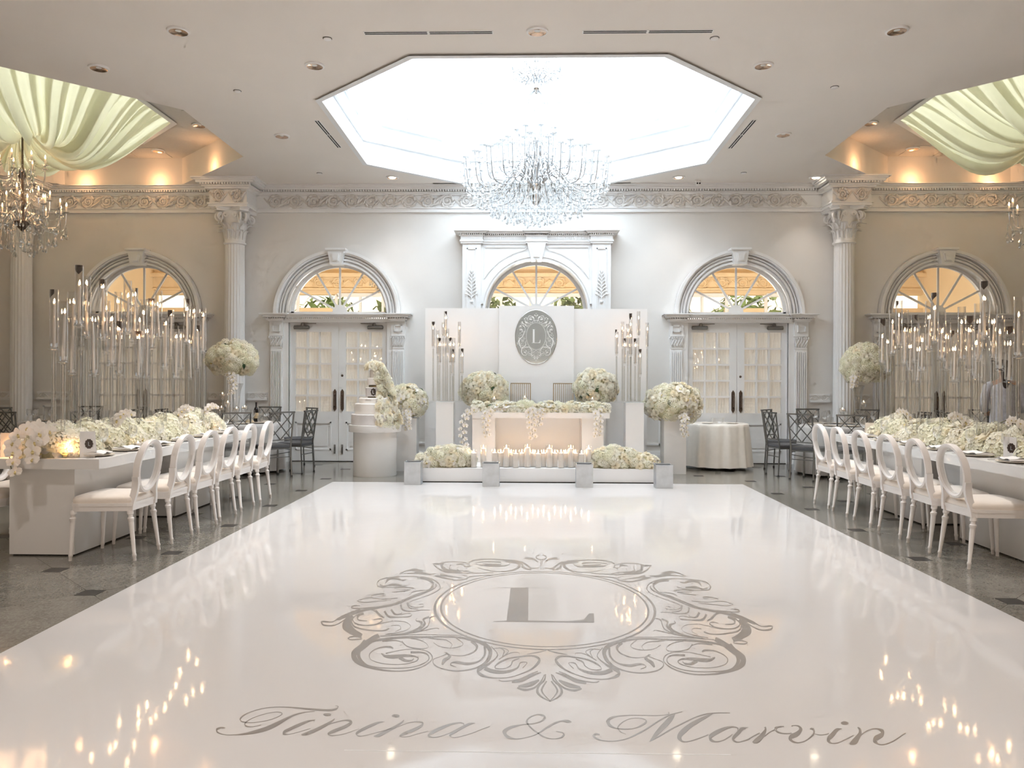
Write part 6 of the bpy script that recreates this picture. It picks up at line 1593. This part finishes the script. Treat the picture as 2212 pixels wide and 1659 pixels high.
mb.sphere((0,0,1.48),.05,12,8).sphere((0,0,1.87),.05,12,8); mb.lathe([(.03,1.40),(.05,1.43),(.02,1.46)], 10)
mb.build('ball_finial', 'chrome', big, smooth=True)
mb = MB()
for k in range(14):
    a = 2*pi*k/14; P = catmull([(.05,0,1.42),(.15,0,1.30),(.19,0,1.10),(.14,0,.92),(.06,0,.82)], 5)
    for p, q in zip(P, P[1:]): bead_string(mb, (p[0]*math.cos(a),p[0]*math.sin(a),p[2]), (q[0]*math.cos(a),q[0]*math.sin(a),q[2]), 3, .007)
mb.build('bead_cage', 'crystal', big, kind='stuff')
MB().lathe([(.02,-.16),(.055,-.12),(.09,-.06),(.10,-.02),(.04,.0)], 16).build('bottom_bowl', 'chrome', big, smooth=40)
sideT = [(.0,.54,12,.06,.20,0),(.16,.34,8,.05,.18,.5),(.62,.30,8,.05,.20,.2)]
sideR = [(.02,.55,26,.12),(-.03,.42,24,.20),(-.05,.28,18,.26),(-.06,.15,10,.30),(.58,.31,16,.14),(.84,.16,12,.12),(.25,.30,16,.16)]
c1 = chandelier((TRAYS[0][0], TRAYS[0][1], 3.62), 'lit crystal candle chandelier hanging under the gathered drape, cake side', sideT, True, sideR, 1.5, 'crystal', None, True, 2)
lamp('chandelier_glow', 'POINT', (TRAYS[0][0], TRAYS[0][1], 4.0), 6, (1,.55,.28), .3)
lamp('chandelier_glow', 'POINT', (TRAYS[1][0], TRAYS[1][1], 4.0), 4, (1,.60,.34), .3)
dup(c1, (TRAYS[1][0], TRAYS[1][1], 3.62), .4, 'lit crystal candle chandelier hanging under the drape opposite the cake')
for x, y in ((-3.15, 18.2), (7.0, 17.5)):
    dup(c1, (x, y, 3.8), x, 'lit crystal chandelier in the far room seen through a fanlight', 'chandeliers of the far room')

# ================================================================ CEILING DRAPES
def drape(cx, cy, label, seed):
    t = thing('ceiling_drape', label, 'drape', (cx, cy, 0))
    rr = random.Random(seed); ph = [rr.uniform(0, 6.28) for _ in range(6)]
    h, s = 1.76, .8
    def Redge(a):
        # octagon radius in direction a
        best = 9
        for k in range(8):
            n = k*pi/4; d = h if k % 2 == 0 else (h+s)/math.sqrt(2)
            c = math.cos(a-n)
            if c > .05: best = min(best, d/c)
        return best
    NU, NV = 420, 16
    def f(u, v):
        a = 2*pi*u; R = Redge(a); r0 = .10
        tw = .55*(1-v)**2                      # folds swirl towards the knot
        r = r0+(R-r0)*v
        fold = (.75*math.sin(19*a+ph[0]+1.5*math.sin(3*a))+.5*math.sin(34*a+ph[1]+math.sin(5*a))+.3*math.sin(61*a+ph[2]))
        z = 5.30-.02*(1-v) -.62*math.sin(pi*min(1,v**.80))**1.2*(.85+.15*math.sin(3*a+ph[3])) - .30*(1-v)**1.5
        z += fold*.085*(.35+math.sin(pi*v)*.9)*(1 if v < .98 else .4)
        return ((r+fold*.012)*math.cos(a+tw), (r+fold*.012)*math.sin(a+tw), z)
    MB().grid(f, NU, NV, cu=True).build('chiffon', 'drape', t, smooth=True)
    a0 = 0.                                    # overlapping pleats lying on the main cloth
    while a0 < .985:
        w_ = rr.uniform(.006, .018); hi = rr.uniform(.03, .06); s0 = rr.uniform(0, .25)
        def g(u, v, a0=a0, w_=w_, hi=hi, s0=s0):
            x, y, z = f((a0+u*w_*(.6+.4*v)) % 1., s0+(1-s0)*v); return (x, y, z+hi*math.sin(pi*min(1,max(0,u)))+.012)
        MB().grid(g, 5, 14).build('pleat', 'drape', t, smooth=True)
        a0 += w_+rr.uniform(.003, .016)
    mb = MB().lathe([(.11,4.95),(.13,4.98),(.10,5.02),(.12,5.05)], 18); mb.build('gathering_knot', 'drape', t, smooth=True)
    return t
drape(TRAYS[0][0], TRAYS[0][1], 'gathered champagne chiffon ceiling drape above the cake-side chandelier', 1)
drape(TRAYS[1][0], TRAYS[1][1], 'gathered champagne chiffon ceiling drape above the opposite guest tables', 2)

# ================================================================ CEILING FIXTURES
can_me = MB().lathe([(.070,.085),(.074,.05),(.082,.012),(.086,-.001)], 22, cap=False).mesh('reflector', 'copper_can', smooth=True)
trim_me = MB().lathe([(.086,.002),(.086,-.006),(.104,-.005),(.106,.0)], 26, cap=False).mesh('trim_ring', 'white_matte', smooth=40)
lampf_me = MB().lathe([(.0005,.08),(.055,.08),(.066,.086)], 16, cap=False).mesh('lamp_lens', 'bulb_off', smooth=40)
base_me = MB().lathe([(.09,.0015),(.09,.088),(.001,.09)], 22, cap=False)
DL = [(-3.44,7.6),(-4.72,8.49),(-2.34,8.46),(.06,7.66),(3.54,7.7),(2.5,8.53),(-3.47,10.9),(3.48,10.93)]
# the fixtures hang a hair below the ceiling: shallow can with a polished inside
can2 = MB().lathe([(.0005,-.002),(.05,-.002),(.062,-.004),(.082,-.016),(.088,-.020)], 24, cap=False)
def downlight(x, y, z, label, group, lit=False):
    t = thing('recessed_downlight', label, 'downlight', (x, y, z), 0, group)
    link('trim_ring', trim_r, t); link('reflector', refl, t); link('lamp_lens', lens_on if lit else lens_off, t)
    return t
trim_r = MB().lathe([(.088,-.021),(.106,-.016),(.108,-.0005)], 28, cap=False).lathe([(.088,-.021),(.090,-.0008)], 28, cap=False).mesh('trim_ring', 'white_matte', smooth=40)
refl = MB().lathe([(.030,-.004),(.045,-.006),(.075,-.014),(.088,-.0195)], 28, cap=False).mesh('reflector', 'copper_can', smooth=60)
lens_off = MB().lathe([(.0005,-.004),(.030,-.004)], 14, cap=False).mesh('lamp_lens', 'bulb_off')
lens_on = MB().lathe([(.0005,-.020),(.045,-.020),(.058,-.012),(.060,-.004)], 16, cap=False).mesh('lamp_lens', 'spot_on')
DOWN_W = 95
for x, y in DL + [(-3.44,4.2),(.06,4.2),(3.54,4.2),(-3.44,.9),(.06,.9),(3.54,.9)]:  # last six are out of view, added to light the near floor
    downlight(x, y, CZ, 'recessed downlight with champagne reflector in the flat ceiling', 'ceiling downlights with champagne reflectors')
    lamp('downlight_beam', 'SPOT', (x, y, CZ-.03), DOWN_W, (1,.93,.87), .05, spot_size=1.6, spot_blend=1.)
for tx, ty in TRAYS:
    for dx, dy in ((2.1,.95),(.85,2.25),(-.85,2.25)):
        s = 1 if tx < 0 else -1; downlight(tx+s*dx, ty+dy, TZ-.006, 'recessed downlight in the tray ceiling beside a chiffon drape', 'tray downlights')
for x, y in ((-4.77,13.2),(4.75,13.24),(-2.32,13.15),(2.47,13.2)):
    t = downlight(x, y, CZ, 'lit round downlight near the cornice of the end wall', 'lit downlights by the cornice', True)
    lamp('downlight_beam', 'SPOT', (x, y, CZ-.05), 16, (1,.92,.86), .04, rot=(0,0,0), spot_size=1.5, spot_blend=1.)
def slot_diffuser(x0, y0, x1, y1, label, group=None, wd=.07):
    t = thing('slot_diffuser', label, 'air vent', ((x0+x1)/2, (y0+y1)/2, CZ), math.atan2(y1-y0, x1-x0), group)
    L = math.hypot(x1-x0, y1-y0)/2
    MB().box(-L, L, -wd/2, wd/2, -.006, 0).build('vent_frame', 'white_matte', t)
    for s in (-1, 1):
        for a, b in ((-L+.01, -.012), (.012, L-.01)): MB().box(a, b, s*wd*.24-.009, s*wd*.24+.009, -.0075, -.004).build('slot', 'black', t)
slot_diffuser(-1.64,7.68,-.37,7.68,'linear slot air vent in the ceiling before the skylight, cake side')
slot_diffuser(.50,7.69,1.77,7.69,'linear slot air vent in the ceiling before the skylight, opposite side')
slot_diffuser(-2.81,10.26,-2.80,11.46,'linear slot air vent along the skylight edge, cake side')
slot_diffuser(2.91,10.31,2.91,11.57,'linear slot air vent along the skylight edge, opposite side')
for a, b in ((-1.70,-.5),(.55,1.73)): slot_diffuser(a,13.56,b,13.56,'narrow slot air vent between skylight and cornice','slot vents behind the skylight',.04)
slot_diffuser(-7.9,13.62,-6.6,13.62,'narrow slot air vent behind the cake-side ceiling tray', None, .04)
slot_diffuser(6.76,13.65,8.0,13.65,'narrow slot air vent behind the opposite ceiling tray', None, .04)
for x, y in ((-2.03,7.8),(1.82,7.85),(-3.46,9.2),(3.51,9.18),(-3.48,12.89),(3.48,12.94)):
    t = thing('sprinkler_cover', 'small white concealed sprinkler cover on the ceiling', 'sprinkler', (x, y, CZ), 0, 'sprinkler covers')
    MB().lathe([(.040,0),(.040,-.010),(.036,-.013),(.0005,-.014)], 20, cap=False).build('cover_plate', 'white_matte', t, smooth=40)
    MB().lathe([(.046,-.0005),(.046,-.004),(.041,-.004)], 20, cap=False).build('shadow_gap', 'dark', t)
t = thing('security_camera', 'small white twin-lens security camera under the ceiling by the cornice', 'camera', (2.84, 13.45, CZ))
MB().lathe([(.05,0),(.05,-.02),(.03,-.025)], 16).build('mount', 'white_matte', t, smooth=40)
MB().lathe([(.0,0),(.04,.0),(.045,.06),(.03,.07)], 14, T=TR(0,.0,-.06,rx=pi/2)).build('camera_body', 'white_matte', t, smooth=40)
for s in (-1, 1): MB().lathe([(.0,0),(.014,.0),(.014,.01)], 10, T=TR(s*.02,-.068,-.062,rx=pi/2)).build('lens', 'black', t)
